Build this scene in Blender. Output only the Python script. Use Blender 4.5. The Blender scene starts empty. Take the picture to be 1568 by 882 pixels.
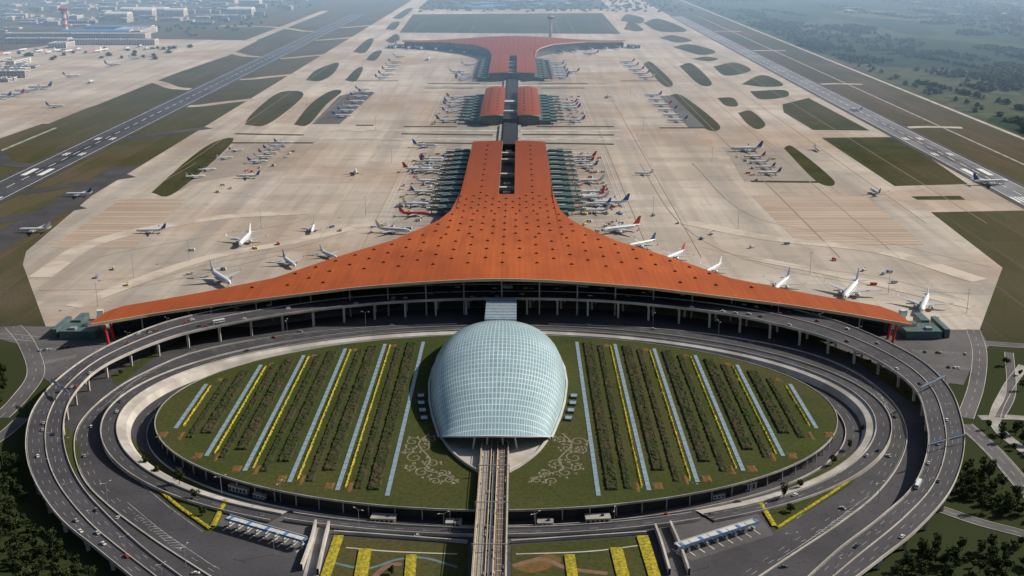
import bpy, math, random
from mathutils import Vector, noise
random.seed(7)
sc=bpy.context.scene
# ---------------------------------------------------------------- camera / survey frame
F=1774.0; TH=math.atan(541/F); CT=math.cos(TH); TT=math.tan(TH); H=367.9; CX=17.6
def S(x,y,z=0.0):
    """site plan coordinates (metres) of a surveyed point lying at height z"""
    v=y+100.0; k=H-z
    return Vector(((x-795)*k/CT/v+CX, k*(F/CT/CT/v-TT), z))
cd=bpy.data.cameras.new("camera"); cam=bpy.data.objects.new("camera",cd)
sc.collection.objects.link(cam); sc.camera=cam
cd.sensor_width=36; cd.lens=F/1568*36; cd.clip_end=90000; cd.clip_start=1; cd.shift_x=-11/1568
cam.location=(CX,0,H); cam.rotation_euler=(math.pi/2-TH,0,0)
# ---------------------------------------------------------------- light
SAZ=math.atan2(0.36,0.93); SEL=math.radians(35)
sd=Vector((math.cos(SAZ)*math.cos(SEL),math.sin(SAZ)*math.cos(SEL),math.sin(SEL)))
sl=bpy.data.lights.new("sun","SUN"); sl.energy=5.0; sl.angle=math.radians(.5); sl.color=(1,.93,.82)
so=bpy.data.objects.new("sun",sl); sc.collection.objects.link(so); so.location=(0,0,2000)
so.rotation_euler=sd.to_track_quat('Z','Y').to_euler()
w=bpy.data.worlds.new("World"); sc.world=w; w.use_nodes=True
nt=w.node_tree; bg=nt.nodes["Background"]; sk=nt.nodes.new("ShaderNodeTexSky"); sk.sky_type='NISHITA'
sk.sun_disc=False; sk.sun_elevation=SEL; sk.sun_rotation=math.pi/2-SAZ; sk.dust_density=2.0
nt.links.new(sk.outputs[0],bg.inputs[0]); bg.inputs[1].default_value=.07
sc.view_settings.view_transform='Standard'; sc.view_settings.look='None'; sc.view_settings.exposure=0
# ---------------------------------------------------------------- materials
def rgb(c): return (c[0],c[1],c[2],1)
class N:
    def __init__(s,name,rough=.8,metal=0,spec=.3):
        s.m=bpy.data.materials.new(name); s.m.use_nodes=True; s.t=s.m.node_tree
        s.b=s.t.nodes["Principled BSDF"]; s.b.inputs["Roughness"].default_value=rough
        s.b.inputs["Metallic"].default_value=metal; s.b.inputs["Specular IOR Level"].default_value=spec
        s.geo=s.t.nodes.new("ShaderNodeNewGeometry")
    def L(s,a,b): s.t.links.new(a,b)
    def mapped(s,sc3,src=None,rot=0):
        n=s.t.nodes.new("ShaderNodeMapping"); n.inputs["Scale"].default_value=sc3; n.inputs["Rotation"].default_value=(0,0,rot)
        s.L(src or s.geo.outputs["Position"],n.inputs["Vector"]); return n.outputs[0]
    def noise(s,sc3,detail=4,rough=.55,src=None,lo=.35,hi=.65,rot=0):
        n=s.t.nodes.new("ShaderNodeTexNoise"); n.inputs["Scale"].default_value=1; n.inputs["Detail"].default_value=detail
        n.inputs["Roughness"].default_value=rough
        s.L(s.mapped(sc3,src,rot),n.inputs["Vector"])
        return s.rng(n.outputs[0],lo,hi)
    def rng(s,src,lo,hi,a=0,b=1):
        r=s.t.nodes.new("ShaderNodeMapRange"); r.inputs[1].default_value=lo; r.inputs[2].default_value=hi
        r.inputs[3].default_value=a; r.inputs[4].default_value=b
        s.L(src,r.inputs[0]); return r.outputs[0]
    def mix(s,fac,a,b,mode='MIX'):
        n=s.t.nodes.new("ShaderNodeMix"); n.data_type='RGBA'; n.blend_type=mode
        if isinstance(fac,(int,float)): n.inputs[0].default_value=fac
        else: s.L(fac,n.inputs[0])
        for i,c in ((6,a),(7,b)):
            if isinstance(c,tuple): n.inputs[i].default_value=rgb(c)
            else: s.L(c,n.inputs[i])
        return n.outputs[2]
    def math(s,op,a,b=None):
        n=s.t.nodes.new("ShaderNodeMath"); n.operation=op
        for i,c in ((0,a),(1,b)):
            if c is None: continue
            if isinstance(c,(int,float)): n.inputs[i].default_value=c
            else: s.L(c,n.inputs[i])
        return n.outputs[0]
    def xyz(s):
        sep=s.t.nodes.new("ShaderNodeSeparateXYZ"); s.L(s.geo.outputs["Position"],sep.inputs[0]); return sep.outputs
    def brick(s,w,h,mortar,src=None,rot=0,off=0.0,col1=(1,1,1),col2=(1,1,1),cm=(0,0,0),ms=(1,1,1)):
        n=s.t.nodes.new("ShaderNodeTexBrick"); n.offset=off; n.inputs["Scale"].default_value=1
        n.inputs["Brick Width"].default_value=w; n.inputs["Row Height"].default_value=h
        n.inputs["Mortar Size"].default_value=mortar; n.inputs["Mortar Smooth"].default_value=.2
        n.inputs["Color1"].default_value=rgb(col1); n.inputs["Color2"].default_value=rgb(col2); n.inputs["Mortar"].default_value=rgb(cm)
        s.L(s.mapped(ms,src,rot),n.inputs["Vector"]); return n.outputs["Color"],n.outputs["Fac"]
    def out(s,c):
        if isinstance(c,tuple): s.b.inputs["Base Color"].default_value=rgb(c)
        else: s.L(c,s.b.inputs["Base Color"])
        return s.m
def simple(name,c1,c2=None,sc_=.2,rough=.8,metal=0,spec=.3,c3=None,sc2=.02,lo=.35,hi=.65):
    n=N(name,rough,metal,spec)
    if c2 is None: c2=tuple(x*.8 for x in c1)
    c=n.mix(n.noise((sc_,sc_,sc_),lo=lo,hi=hi),c1,c2)
    if c3: c=n.mix(n.noise((sc2,sc2,sc2),lo=.42,hi=.6),c,c3)
    return n.out(c)
def concrete_apron():
    n=N("apron_concrete",.85,0,.15)
    c=n.mix(n.noise((.0035,.0035,1),5),(.50,.43,.36),(.61,.54,.465))
    c=n.mix(n.noise((.0018,.0026,1),4,lo=.49,hi=.58),c,(.48,.375,.29))
    c=n.mix(n.math('MULTIPLY',n.noise((.016,.0003,1),3,lo=.46,hi=.62),.5),c,(.36,.325,.295))
    b,f=n.brick(40,120,.5,off=0.5,rot=math.pi/2,col1=(1,1,1),col2=(.84,.84,.845),cm=(.82,.81,.80)); c=n.mix(1.0,c,b,'MULTIPLY')
    b,f=n.brick(260,22,.3,off=0.3,rot=math.pi/2,col1=(1,1,1),col2=(.86,.855,.85),cm=(.88,.88,.88)); c=n.mix(1.0,c,b,'MULTIPLY')
    b,f=n.brick(6,6,.18,col1=(1,1,1),col2=(.96,.96,.96),cm=(.9,.9,.9)); c=n.mix(1.0,c,b,'MULTIPLY')
    st=n.noise((.06,.0028,1),4,lo=.52,hi=.72); c=n.mix(n.math('MULTIPLY',st,.42),c,(.24,.215,.19))
    st=n.noise((.009,.04,1),4,lo=.55,hi=.75); c=n.mix(n.math('MULTIPLY',st,.35),c,(.22,.195,.17))
    st=n.noise((.05,.05,1),6,lo=.57,hi=.75); c=n.mix(n.math('MULTIPLY',st,.4),c,(.23,.195,.165))
    x=n.xyz(); ax=n.math('ABSOLUTE',x[0]); near=n.rng(ax,190,125); 
    st=n.noise((.02,.09,1),4,lo=.34,hi=.6); c=n.mix(n.math('MULTIPLY',n.math('MULTIPLY',st,near),.6),c,(.17,.16,.155))
    return n.out(c)
def grass(name,a,b,dry,lo=.45,hi=.65,mow=True,fine=.35):
    n=N(name,.95,0,.05)
    c=n.mix(n.noise((.02,.02,1),6),a,b)
    c=n.mix(n.noise((.006,.003,1),5,lo=lo,hi=hi),c,dry)
    c=n.mix(n.math('MULTIPLY',n.noise((fine,fine,1),3,lo=.4,hi=.7),.5),c,tuple(x*.45 for x in a))
    if mow:
        bb,f=n.brick(900,14,.8,rot=math.pi/2,col1=(1,1,1),col2=(.85,.87,.8),cm=(.9,.9,.9)); c=n.mix(1.0,c,bb,'MULTIPLY')
    return n.out(c)
def asphalt(name,base=.05,tint=(1,1.0,1.04)):
    n=N(name,.8,0,.2)
    a=tuple(base*t for t in tint); b=tuple(base*1.45*t for t in tint)
    c=n.mix(n.noise((.03,.03,.03),6),a,b)
    c=n.mix(n.math('MULTIPLY',n.noise((.4,.4,.4),3,lo=.45,hi=.7),.4),c,tuple(x*.6 for x in a))
    c=n.mix(n.math('MULTIPLY',n.noise((.006,.006,.006),4,lo=.5,hi=.62),.6),c,tuple(x*1.7 for x in a))
    c=n.mix(n.math('MULTIPLY',n.noise((.12,.12,.12),5,lo=.58,hi=.66),.4),c,tuple(x*.55 for x in a))
    return n.out(c)
m_apron=concrete_apron()
m_island=grass("island_grass",(.048,.055,.025),(.072,.075,.034),(.10,.082,.05),lo=.48,hi=.66)
m_lawn=grass("garden_lawn",(.045,.06,.017),(.066,.078,.024),(.088,.078,.032),lo=.46,hi=.64,mow=False)
m_asph=asphalt("asphalt",.052,(1.02,.98,1.08)); m_asph2=asphalt("runway_asphalt",.06,(1,1.05,1.2)); m_asph3=asphalt("plaza_asphalt",.08,(1.06,1.0,1.02))
m_rwy2=asphalt("light_runway",.15,(1,1,1.08))
m_white=simple("white_paint",(.8,.8,.78),(.65,.65,.63),.3,.6)
m_worn=simple("worn_road_paint",(.50,.50,.49),(.22,.22,.22),.25,.7)
m_yellow=simple("yellow_paint",(.6,.45,.1),(.5,.4,.1),.3,.6)
m_line=simple("taxi_line",(.40,.33,.21),(.36,.31,.25),.05,.7)
m_conc=simple("concrete",(.42,.40,.37),(.32,.30,.28),.15,.85,c3=(.25,.235,.22),sc2=.05)
m_pale=simple("pale_concrete",(.55,.51,.46),(.45,.42,.38),.12,.8,c3=(.36,.33,.29),sc2=.04)
m_fascia=simple("cream_fascia",(.60,.48,.32),(.5,.40,.27),.1,.6)
m_dark=simple("dark_recess",(.02,.021,.024),(.03,.03,.033),.2,.6)
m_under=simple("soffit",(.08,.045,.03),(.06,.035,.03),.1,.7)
m_hedge=simple("shrub_foliage",(.026,.034,.014),(.05,.058,.024),.6,.95,spec=.05,c3=(.058,.052,.028),sc2=.06)
m_yhedge=simple("yellow_hedge",(.46,.36,.03),(.20,.19,.03),.5,.95,spec=.1,lo=.4,hi=.6)
m_ohedge=simple("orange_flowers",(.19,.10,.035),(.10,.075,.03),.5,.95,spec=.1)
m_path=simple("garden_skylight",(.27,.35,.41),(.19,.26,.32),.3,.35,spec=.5)
m_brownpave=simple("brown_paving",(.22,.12,.08),(.16,.09,.06),.2,.8)
m_scroll=simple("scroll_paving",(.22,.20,.14),(.14,.13,.08),.6,.85)
m_steel=simple("steel",(.35,.36,.37),(.28,.29,.3),.5,.5,metal=.3)
m_teal=simple("teal_cladding",(.05,.10,.10),(.08,.14,.14),.08,.4,spec=.5)
m_tealroof=simple("teal_roof",(.11,.165,.16),(.07,.11,.115),.08,.5,spec=.4)
m_blue=simple("blue_roof",(.08,.17,.36),(.12,.22,.40),.1,.5)
m_ww=simple("offwhite_roof",(.6,.6,.58),(.45,.46,.46),.05,.7)
m_red=simple("red_paint",(.55,.04,.03),(.45,.04,.03),.3,.5)
m_bark=simple("bark",(.10,.075,.05),(.07,.05,.035),1,.9)
m_leaf=simple("leaves",(.040,.060,.020),(.075,.09,.03),.5,.9,spec=.1)
m_leafd=simple("leaves_dark",(.024,.038,.015),(.045,.058,.022),.5,.9,spec=.1)
def roofmat():
    n=N("orange_roof",.6,0,.12)
    c=n.mix(n.noise((.01,.006,.01),5),(.49,.118,.028),(.39,.088,.023))
    c=n.mix(n.math('MULTIPLY',n.noise((.12,.012,.05),4,lo=.48,hi=.72),.5),c,(.27,.058,.02))
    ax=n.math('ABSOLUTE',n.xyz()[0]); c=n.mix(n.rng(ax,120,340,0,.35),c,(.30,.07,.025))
    b,f=n.brick(300,6,.25,rot=math.pi/2,col1=(1,1,1),col2=(.91,.90,.90),cm=(.74,.72,.71)); c=n.mix(1.0,c,b,'MULTIPLY')
    b,f=n.brick(400,36,.5,col1=(1,1,1),col2=(.94,.94,.94),cm=(.78,.78,.78)); c=n.mix(1.0,c,b,'MULTIPLY')
    c=n.mix(n.rng(n.xyz()[1],1300,1900,0,.85),c,(.22,.052,.027))  # far roof darkened: haze and missing sky reflection painted into the colour
    return n.out(c)
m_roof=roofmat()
def glassmat(name,base,line,w,h,mort,rough=.25):
    n=N(name,rough,0,.6); uv=n.t.nodes.new("ShaderNodeTexCoord")
    b,f=n.brick(w,h,mort,src=uv.outputs["UV"],col1=base,col2=tuple(x*.80 for x in base),cm=line)
    b=n.mix(n.math('MULTIPLY',n.noise((.03,.03,.03),4),.35),b,tuple(x*.7 for x in base))
    return n.out(b)
m_dome=glassmat("dome_glass",(.25,.405,.45),(.66,.74,.75),.0167,.028,.0021,.3)
def facade():
    n=N("glass_facade",.2,0,.6); sep=n.xyz()
    com=n.t.nodes.new("ShaderNodeCombineXYZ"); n.L(n.math('ADD',sep[0],sep[1]),com.inputs[0]); n.L(sep[2],com.inputs[1])
    b,f=n.brick(6,4.5,.35,src=com.outputs[0],col1=(.025,.04,.045),col2=(.05,.07,.075),cm=(.10,.125,.125)); return n.out(b)
m_fac=facade()
# ---------------------------------------------------------------- mesh helpers
def link(o,parent=None):
    sc.collection.objects.link(o)
    if parent: o.parent=parent
    return o
def empty(name,loc=(0,0,0)):
    e=bpy.data.objects.new(name,None); e.empty_display_size=5; e.location=loc; sc.collection.objects.link(e); return e
class MB:
    def __init__(s): s.v=[]; s.f=[]; s.m=[]; s.uv=None
    def face(s,pts,mi=0):
        i=len(s.v); s.v+= [tuple(p) for p in pts]; s.f.append(tuple(range(i,i+len(pts)))); s.m.append(mi)
    def box(s,cx,cy,z0,sx,sy,sz,mi=0,rot=0,top=None,tx=1,ty=1):
        c,sn=math.cos(rot),math.sin(rot); i=len(s.v)
        for zz,kx,ky in ((z0,1,1),(z0+sz,tx,ty)):
            for dx,dy in ((-1,-1),(1,-1),(1,1),(-1,1)):
                a=dx*sx/2*kx;b=dy*sy/2*ky; s.v.append((cx+a*c-b*sn,cy+a*sn+b*c,zz))
        s.f+=[(i+3,i+2,i+1,i),(i+4,i+5,i+6,i+7)]+[(i+k,i+(k+1)%4,i+4+(k+1)%4,i+4+k) for k in range(4)]
        s.m+=[mi,mi if top is None else top]+[mi]*4
    def tube(s,p0,p1,r0,r1,n=8,mi=0,cap=True):
        p0=Vector(p0);p1=Vector(p1); d=(p1-p0).normalized(); q=d.to_track_quat('Z','Y'); i=len(s.v)
        for p,r in((p0,r0),(p1,r1)):
            for k in range(n):
                a=2*math.pi*k/n; s.v.append(tuple(p+q@Vector((r*math.cos(a),r*math.sin(a),0))))
        for k in range(n): s.f.append((i+k,i+(k+1)%n,i+n+(k+1)%n,i+n+k)); s.m.append(mi)
        if cap: s.f+=[tuple(i+n-1-k for k in range(n)),tuple(i+n+k for k in range(n))]; s.m+=[mi,mi]
    def beam(s,a,b,w,h,mi=0):
        """box running from a to b (top-centre line), width w, depth h"""
        a=Vector(a);b=Vector(b); d=(b-a); p=Vector((-d.y,d.x,0)).normalized()*w/2; dz=Vector((0,0,h)); i=len(s.v)
        for q in (a,b):
            for t in (q-p-dz,q+p-dz,q+p,q-p): s.v.append(tuple(t))
        s.f+=[(i,i+1,i+2,i+3),(i+7,i+6,i+5,i+4)]+[(i+4+k,i+4+(k+1)%4,i+(k+1)%4,i+k) for k in range(4)]; s.m+=[mi]*6
    def mesh(s,name,mats,smooth=False):
        me=bpy.data.meshes.new(name); me.from_pydata(s.v,[],s.f); 
        for m in mats: me.materials.append(m)
        me.polygons.foreach_set("material_index",s.m)
        if smooth: me.polygons.foreach_set("use_smooth",[True]*len(s.f))
        me.update(); return me
    def build(s,name,mats,parent=None,smooth=False):
        return link(bpy.data.objects.new(name,s.mesh(name,mats,smooth)),parent)
def cat(pts,n):
    P=[Vector(p) for p in pts]; P=[P[0]*2-P[1]]+P+[P[-1]*2-P[-2]]; d=[]
    for i in range(1,len(P)-2):
        for k in range(24):
            t=k/24; a,b,c,e=P[i-1:i+3]
            d.append(.5*((2*b)+(c-a)*t+(2*a-5*b+4*c-e)*t*t+(3*b-a-3*c+e)*t**3))
    d.append(P[-2]); L=[0]
    for i in range(1,len(d)): L.append(L[-1]+(d[i]-d[i-1]).length)
    out=[];j=0
    for k in range(n):
        s_=L[-1]*k/(n-1)
        while j<len(L)-2 and L[j+1]<s_: j+=1
        out.append(d[j].lerp(d[j+1],(s_-L[j])/max(1e-6,L[j+1]-L[j])))
    return out
def length(p): return sum((p[i+1]-p[i]).length for i in range(len(p)-1))
def normals(p):
    o=[]
    for i in range(len(p)):
        d=p[min(i+1,len(p)-1)]-p[max(i-1,0)]; o.append(Vector((-d.y,d.x,0)).normalized())
    return o
def ribbon(mb,p,w,mi=0,dz=0,off=0):
    n=normals(p)
    for i in range(len(p)-1):
        a=p[i]+n[i]*(off-w/2);b=p[i]+n[i]*(off+w/2);c=p[i+1]+n[i+1]*(off+w/2);d=p[i+1]+n[i+1]*(off-w/2)
        for q in(a,b,c,d): q.z+=dz
        mb.face((d,c,b,a),mi)
def wallrib(mb,p,w,h,mi=0,dz=0,off=0,bottom=0):
    n=normals(p)
    for i in range(len(p)-1):
        a=p[i]+n[i]*(off-w/2);b=p[i]+n[i]*(off+w/2);c=p[i+1]+n[i+1]*(off+w/2);d=p[i+1]+n[i+1]*(off-w/2)
        U=Vector((0,0,dz+h));B=Vector((0,0,dz-bottom))
        mb.face((d+U,c+U,b+U,a+U),mi); mb.face((a+U,a+B,d+B,d+U),mi); mb.face((c+U,c+B,b+B,b+U),mi)
def dashes(mb,p,on,gap,w,mi=0,dz=.02,off=0):
    n=max(4,int(length(p)/ (on/2))); q=cat(p,n) if len(p)<n else p
    n=normals(q); acc=0
    for i in range(len(q)-1):
        l=(q[i+1]-q[i]).length
        if acc%(on+gap)<on: 
            a=q[i]+n[i]*(off-w/2);b=q[i]+n[i]*(off+w/2);c=q[i+1]+n[i+1]*(off+w/2);d=q[i+1]+n[i+1]*(off-w/2)
            for t in(a,b,c,d): t.z+=dz
            mb.face((d,c,b,a),mi)
        acc+=l
def sheet(name,px,z,mat,parent=None,world=False):
    """flat polygon sheet"""
    P=[Vector((p[0],p[1],z)) if world else S(p[0],p[1],0)+Vector((0,0,z)) for p in px]
    A=sum(P[i].x*P[(i+1)%len(P)].y-P[(i+1)%len(P)].x*P[i].y for i in range(len(P)))
    if A<0: P.reverse()
    mb=MB(); mb.face(P); return mb.build(name,[mat],parent)
def blobpx(px,n=40):
    P=[Vector((a,b,0)) for a,b in px]; return [(q.x,q.y) for q in cat(P+[P[0]],n)[:-1]]
def interp(x,t):
    if x<=t[0][0]: return t[0][1]
    for (a,b),(c,d) in zip(t,t[1:]):
        if x<=c: return b+(d-b)*(x-a)/(c-a)
    return t[-1][1]
def smooth(a,b,x):
    t=max(0,min(1,(x-a)/(b-a))); return t*t*(3-2*t)
# ---------------------------------------------------------------- ground to horizon
def basemat():
    n=N("countryside",.95,0,.05); sep=n.xyz()
    c=n.mix(n.noise((.0015,.0015,1),6),(.078,.074,.038),(.105,.092,.055))
    c=n.mix(n.noise((.004,.0016,1),5,lo=.48,hi=.6),c,(.125,.094,.07))
    b,f=n.brick(700,60,1.5,rot=math.pi/2,col1=(1,1,1),col2=(.78,.83,.76),cm=(1.15,1.05,1.0)); c=n.mix(1.0,c,b,'MULTIPLY')
    c=n.mix(n.math('MULTIPLY',n.noise((.03,.006,1),4,lo=.5,hi=.65),.5),c,(.05,.06,.025))
    near=n.rng(sep[1],1150,1000); c=n.mix(near,c,(.035,.045,.018))
    vo=n.t.nodes.new("ShaderNodeTexVoronoi"); vo.inputs["Scale"].default_value=1; n.L(n.mapped((.0034,.0014,1),rot=.2),vo.inputs["Vector"])
    cr=n.t.nodes.new("ShaderNodeValToRGB"); n.L(vo.outputs["Color"],cr.inputs[0])
    e=cr.color_ramp; e.elements[0].color=(.018,.042,.02,1); e.elements[1].color=(.045,.085,.035,1)
    k=e.elements.new(.45); k.color=(.028,.056,.024,1); k=e.elements.new(.76); k.color=(.15,.14,.085,1); k=e.elements.new(.66); k.color=(.035,.072,.03,1); k=e.elements.new(.86); k.color=(.05,.095,.035,1)
    f=n.mix(n.math('MULTIPLY',n.noise((.02,.02,1),5),.6),cr.outputs[0],(.014,.032,.014))
    bb,ff=n.brick(150,16,1.2,rot=.2,col1=(1,1,1),col2=(.7,.75,.7),cm=(1.3,1.2,1.1)); f=n.mix(1.0,f,bb,'MULTIPLY')
    c=n.mix(n.rng(sep[0],978,984),c,f)
    c=n.mix(n.math('MULTIPLY',n.noise((.3,.3,1),3,lo=.4,hi=.7),.35),c,(.03,.035,.015))
    return n.out(c)
mb=MB(); G=[-30000,-12000,-6000,-3000,-1500,-700,0,700,1500,3000,6000,12000,30000]
for i in range(12):
    for j in range(12):
        mb.face([(G[i],G[j]+2000,0),(G[i+1],G[j]+2000,0),(G[i+1],G[j+1]+2000,0),(G[i],G[j+1]+2000,0)])
mb.build("ground",[basemat()])
sheet("apron",[(70,500),(35,405),(40,385),(140,300),(410,135),(620,7),(668,-25),(935,-25),(981,0),(1513,285),(1700,290),(1700,320),(1425,325),(1535,410),(1500,505)],.1,m_apron)
sheet("west_apron",[(-260,262),(-150,100),(100,66),(250,60),(395,62),(350,85),(270,112),(150,160),(0,212)],.1,m_apron)
sheet("landside_pavement",[(70,500),(1500,505),(1515,530),(1440,600),(1300,640),(300,640),(120,600),(40,530),(0,520),(0,500)],.15,m_asph3)
def road(name,px,w,mat,z=.2,lines=None,n=60,edge=None,kerb=False):
    p=cat([S(a,b,0) for a,b in px],n); e=MB(); ribbon(e,p,w,0,z)
    mats=[mat,m_worn,m_pale]
    if lines:
        for o in lines: dashes(e,cat(p,int(length(p)/4)+4),8,12,.4,1,z+.06,o)
    if edge:
        for s_ in(-1,1): ribbon(e,p,.4,1,z+.05,s_*(w/2-edge))
    if kerb:
        for s_ in(-1,1): wallrib(e,p,.5,.13,2,z,s_*(w/2+.25))
    return e.build(name,mats)
def runway(name,X,y0,y1,w,mat,thr=False):
    e=MB(); e.face([(X-w/2,y0,.35),(X+w/2,y0,.35),(X+w/2,y1,.35),(X-w/2,y1,.35)],0)
    sh=9
    for s_ in(-1,1):
        a=X+s_*(w/2+sh/2+.01); e.face([(a-sh/2,y0,.33),(a+sh/2,y0,.33),(a+sh/2,y1,.33),(a-sh/2,y1,.33)],2)
        e.box(X+s_*(w/2-1.5),(y0+y1)/2,.36,.9,y1-y0,.05,1)
    y=y0+60
    while y<y1: e.box(X,y,.36,1.2,30,.06,1); y+=55
    for yy in (1690,1850,2010,2170):
        if not thr: break
        for s_ in(-1,1):
            if yy==1690: 
                for k in range(4): e.box(X+s_*(5+k*5.5),yy-45,.36,3,38,.07,1)
            elif yy==1850: e.box(X+s_*13,yy,.36,9,55,.07,1)
            else:
                for k in range(2): e.box(X+s_*(11+k*5),yy,.36,3,26,.07,1)
    for k in range(26):
        a=X+random.uniform(-9,9); b0=random.uniform(1750,2300); l=random.uniform(80,260)
        e.face([(a-.8,b0,.37+k*.002),(a+.8,b0,.37+k*.002),(a+.6,b0+l,.37+k*.002),(a-.6,b0+l,.37+k*.002)],3)
    return e.build(name,[mat,m_white,m_asph,m_dark if w>55 else m_asph])
runway("runway",-762,200,5750,58,m_asph2,True)
runway("runway",759,200,5600,50,m_rwy2,True)
def strip(name,X,y0,y1,w,mat,z=.2): 
    return sheet(name,[(X-w/2,y0),(X+w/2,y0),(X+w/2,y1),(X-w/2,y1)],z,mat,world=True)
strip("taxiway",-634,200,1900,44,m_asph)
for y0 in (1480,1700,2180,2600,3100,3650,4300,4900):
    p=[(-735,y0),(-700,y0+12),(-660,y0+60),(-600,y0+120)]
    e=MB(); q=cat([Vector((a,b,0)) for a,b in p],24); ribbon(e,q,30,0,.25+.001*(y0%7)); e.build("taxiway_connector",[m_asph if y0<2500 else m_apron])
for y0 in (1900,2900,3700,4700):
    e=MB(); q=cat([Vector((a,b,0)) for a,b in [(-790,y0),(-850,y0+30),(-930,y0+150),(-1060,y0+260),(-1250,y0+300)]],24); ribbon(e,q,34,0,.24); e.build("taxiway_connector",[m_apron if y0>2500 else m_asph])
strip("taxiway",-960,2350,6000,40,m_apron,.22)
strip("perimeter_road",968,900,7500,9,m_pale,.2); strip("perimeter_road",-905,1300,2300,7,m_conc,.2)
strip("service_road",862,1200,5600,5,m_conc,.2)
for y0 in (1700,2300,3000,3900,4700):
    e=MB(); q=cat([Vector((a,b,0)) for a,b in [(785,y0),(820,y0+10),(850,y0+10),(900,y0)]],16); ribbon(e,q,22,0,.25); e.build("taxiway_connector",[m_apron])
isl=[
 [(232,295),(267,296),(356,218),(330,217),(290,243)],[(375,191),(385,175),(425,143),(463,141),(455,157),(408,191)],
 [(468,123),(485,107),(518,96),(510,113),(490,124)],[(450,191),(475,160),(505,140),(524,140),(500,160),(472,191)],
 [(528,123),(545,106),(556,104),(545,124)],
 [(985,98),(998,96),(1030,127),(1016,131)],[(1040,101),(1060,98),(1090,127),(1072,130)],
 [(1022,147),(1045,147),(1102,192),(1080,197)],[(1200,227),(1216,226),(1278,278),(1252,279)],
 [(1098,150),(1122,150),(1130,162),(1112,162)],[(1130,173),(1150,170),(1172,190),(1160,198),(1145,190)],
 [(1092,102),(1125,96),(1150,108),(1112,116)],[(1135,129),(1168,115),(1200,130),(1170,133)],
 [(1148,140),(1200,138),(1205,148),(1165,152)],[(1030,72),(1058,68),(1096,79),(1072,84)],
 [(985,35),(1010,29),(1052,47),(1010,48)],[(1060,90),(1080,87),(1100,90),(1085,94)],
 [(560,92),(572,80),(585,78),(575,92)],[(590,45),(600,35),(612,34),(605,45)],[(955,45),(965,33),(985,45),(975,48)],
 [(540,80),(560,62),(572,60),(560,80)],[(590,62),(606,52),(612,60),(600,66)],[(950,32),(960,22),(985,28),(980,36)],[(1010,58),(1030,54),(1060,62),(1035,65)],[(600,28),(622,14),(632,14),(615,28)]]
for q in isl: sheet("grass_island",blobpx(q),.3,m_island)
big=[[(1258,211),(1378,210),(1482,282),(1370,285)],[(1200,172),(1198,160),(1238,150),(1332,200),(1245,199)],
 [(1395,301),(1470,300),(1478,306),(1405,306)],[(612,50),(632,22),(922,20),(950,52)],
 [(640,14),(655,0),(690,-14),(905,-14),(935,14)]]
for i,q in enumerate(big): sheet("grass_island",q,.26+.005*i,m_island)
def slabs():
    n=N("slab_stand_concrete",.85,0,.15)
    c=n.mix(n.noise((.006,.006,1),4),(.43,.335,.26),(.51,.41,.33)); b,f=n.brick(400,13,1.8,col1=(1,1,1),col2=(.80,.79,.78),cm=(.72,.71,.70)); return n.out(n.mix(1.0,c,b,'MULTIPLY'))
m_slab=slabs()
sheet("slab_stand",[(1150,300),(1325,300),(1415,375),(1225,375)],.20,m_slab)
sheet("slab_stand",[(185,305),(285,305),(205,380),(75,380)],.22,m_slab)
for i,q in enumerate([((618,194),(700,194)),((615,205),(755,207)),((800,206),(940,207)),((822,194),(940,194)),((655,128),(735,128)),((650,135),(725,135)),
          ((825,128),(900,128)),((830,135),(895,135)),((360,205),(465,207)),((640,219),(758,220)),((790,219),(940,221)),((350,219),(480,219)),((1010,196),(1080,196)),((1150,278),(1255,279)),
          ((545,192),(572,192)),((545,124),(610,124)),((950,124),(1010,124)),((690,80),(740,80))]):
    e=MB(); ribbon(e,[S(*q[0]),S(*q[1])],12,0,.40+i*.003); e.build("verge",[m_island])
for y,z in ((200,.345),(213,.35),(131.5,.355)):
    e=MB(); ribbon(e,[S(500,y),S(950,y)],16 if y>150 else 22,0,z); e.build("service_road",[m_pale])
sheet("remote_stand",[(478,190),(520,147),(545,141),(575,141),(520,190)],.315,m_asph3)
sheet("remote_stand",[(1010,147),(1030,147),(1080,195),(1055,196)],.315,m_asph3)
m_stand=simple("stand_concrete",(.33,.28,.24),(.27,.235,.205),.02,.9)
sheet("remote_stand",[(268,296),(362,219),(440,219),(400,262),(300,280)],.24,m_stand)
sheet("remote_stand",[(1110,228),(1200,226),(1250,278),(1140,278)],.24,m_stand)
# painted taxi lines, stand lead-ins and airside road edges
e=MB()
for i,X in enumerate((-585,-540,-470,-400,-235,-175,175,235,400,470,560,640)):
    ribbon(e,[Vector((X,1330 if abs(X)<560 else 1500,0)),Vector((X,5300,0))],.8,0,.44+i*.001)
for i,px in enumerate([[(60,440),(150,395),(330,360),(480,330),(560,250)],[(75,400),(160,330),(300,250)],[(120,470),(300,410),(470,375),(590,330)],
           [(980,250),(1040,340),(1150,400),(1350,440),(1490,450)],[(1060,250),(1150,330),(1350,370),(1520,410)],
           [(60,445),(200,440),(330,415),(430,390)],[(1480,460),(1350,425),(1200,405),(1080,380)]]):
    ribbon(e,cat([S(*q) for q in px],60),.8,0,.455+i*.002)
for s_ in(-1,1):
    for y0,y1,n in ((1545,2000,12),(2340,2750,10),(3080,3520,11)):
        for X in (160,167): e.box(s_*X,(y0+y1)/2,.47,.5,y1-y0,.03,1)
        st=(y1-y0)/n
        for j in range(n+1):
            e.box(s_*130,y0+j*st+17,.47,58,.5,.03,0); e.box(s_*130,y0+j*st+37,.48,58,.4,.03,2)
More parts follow.
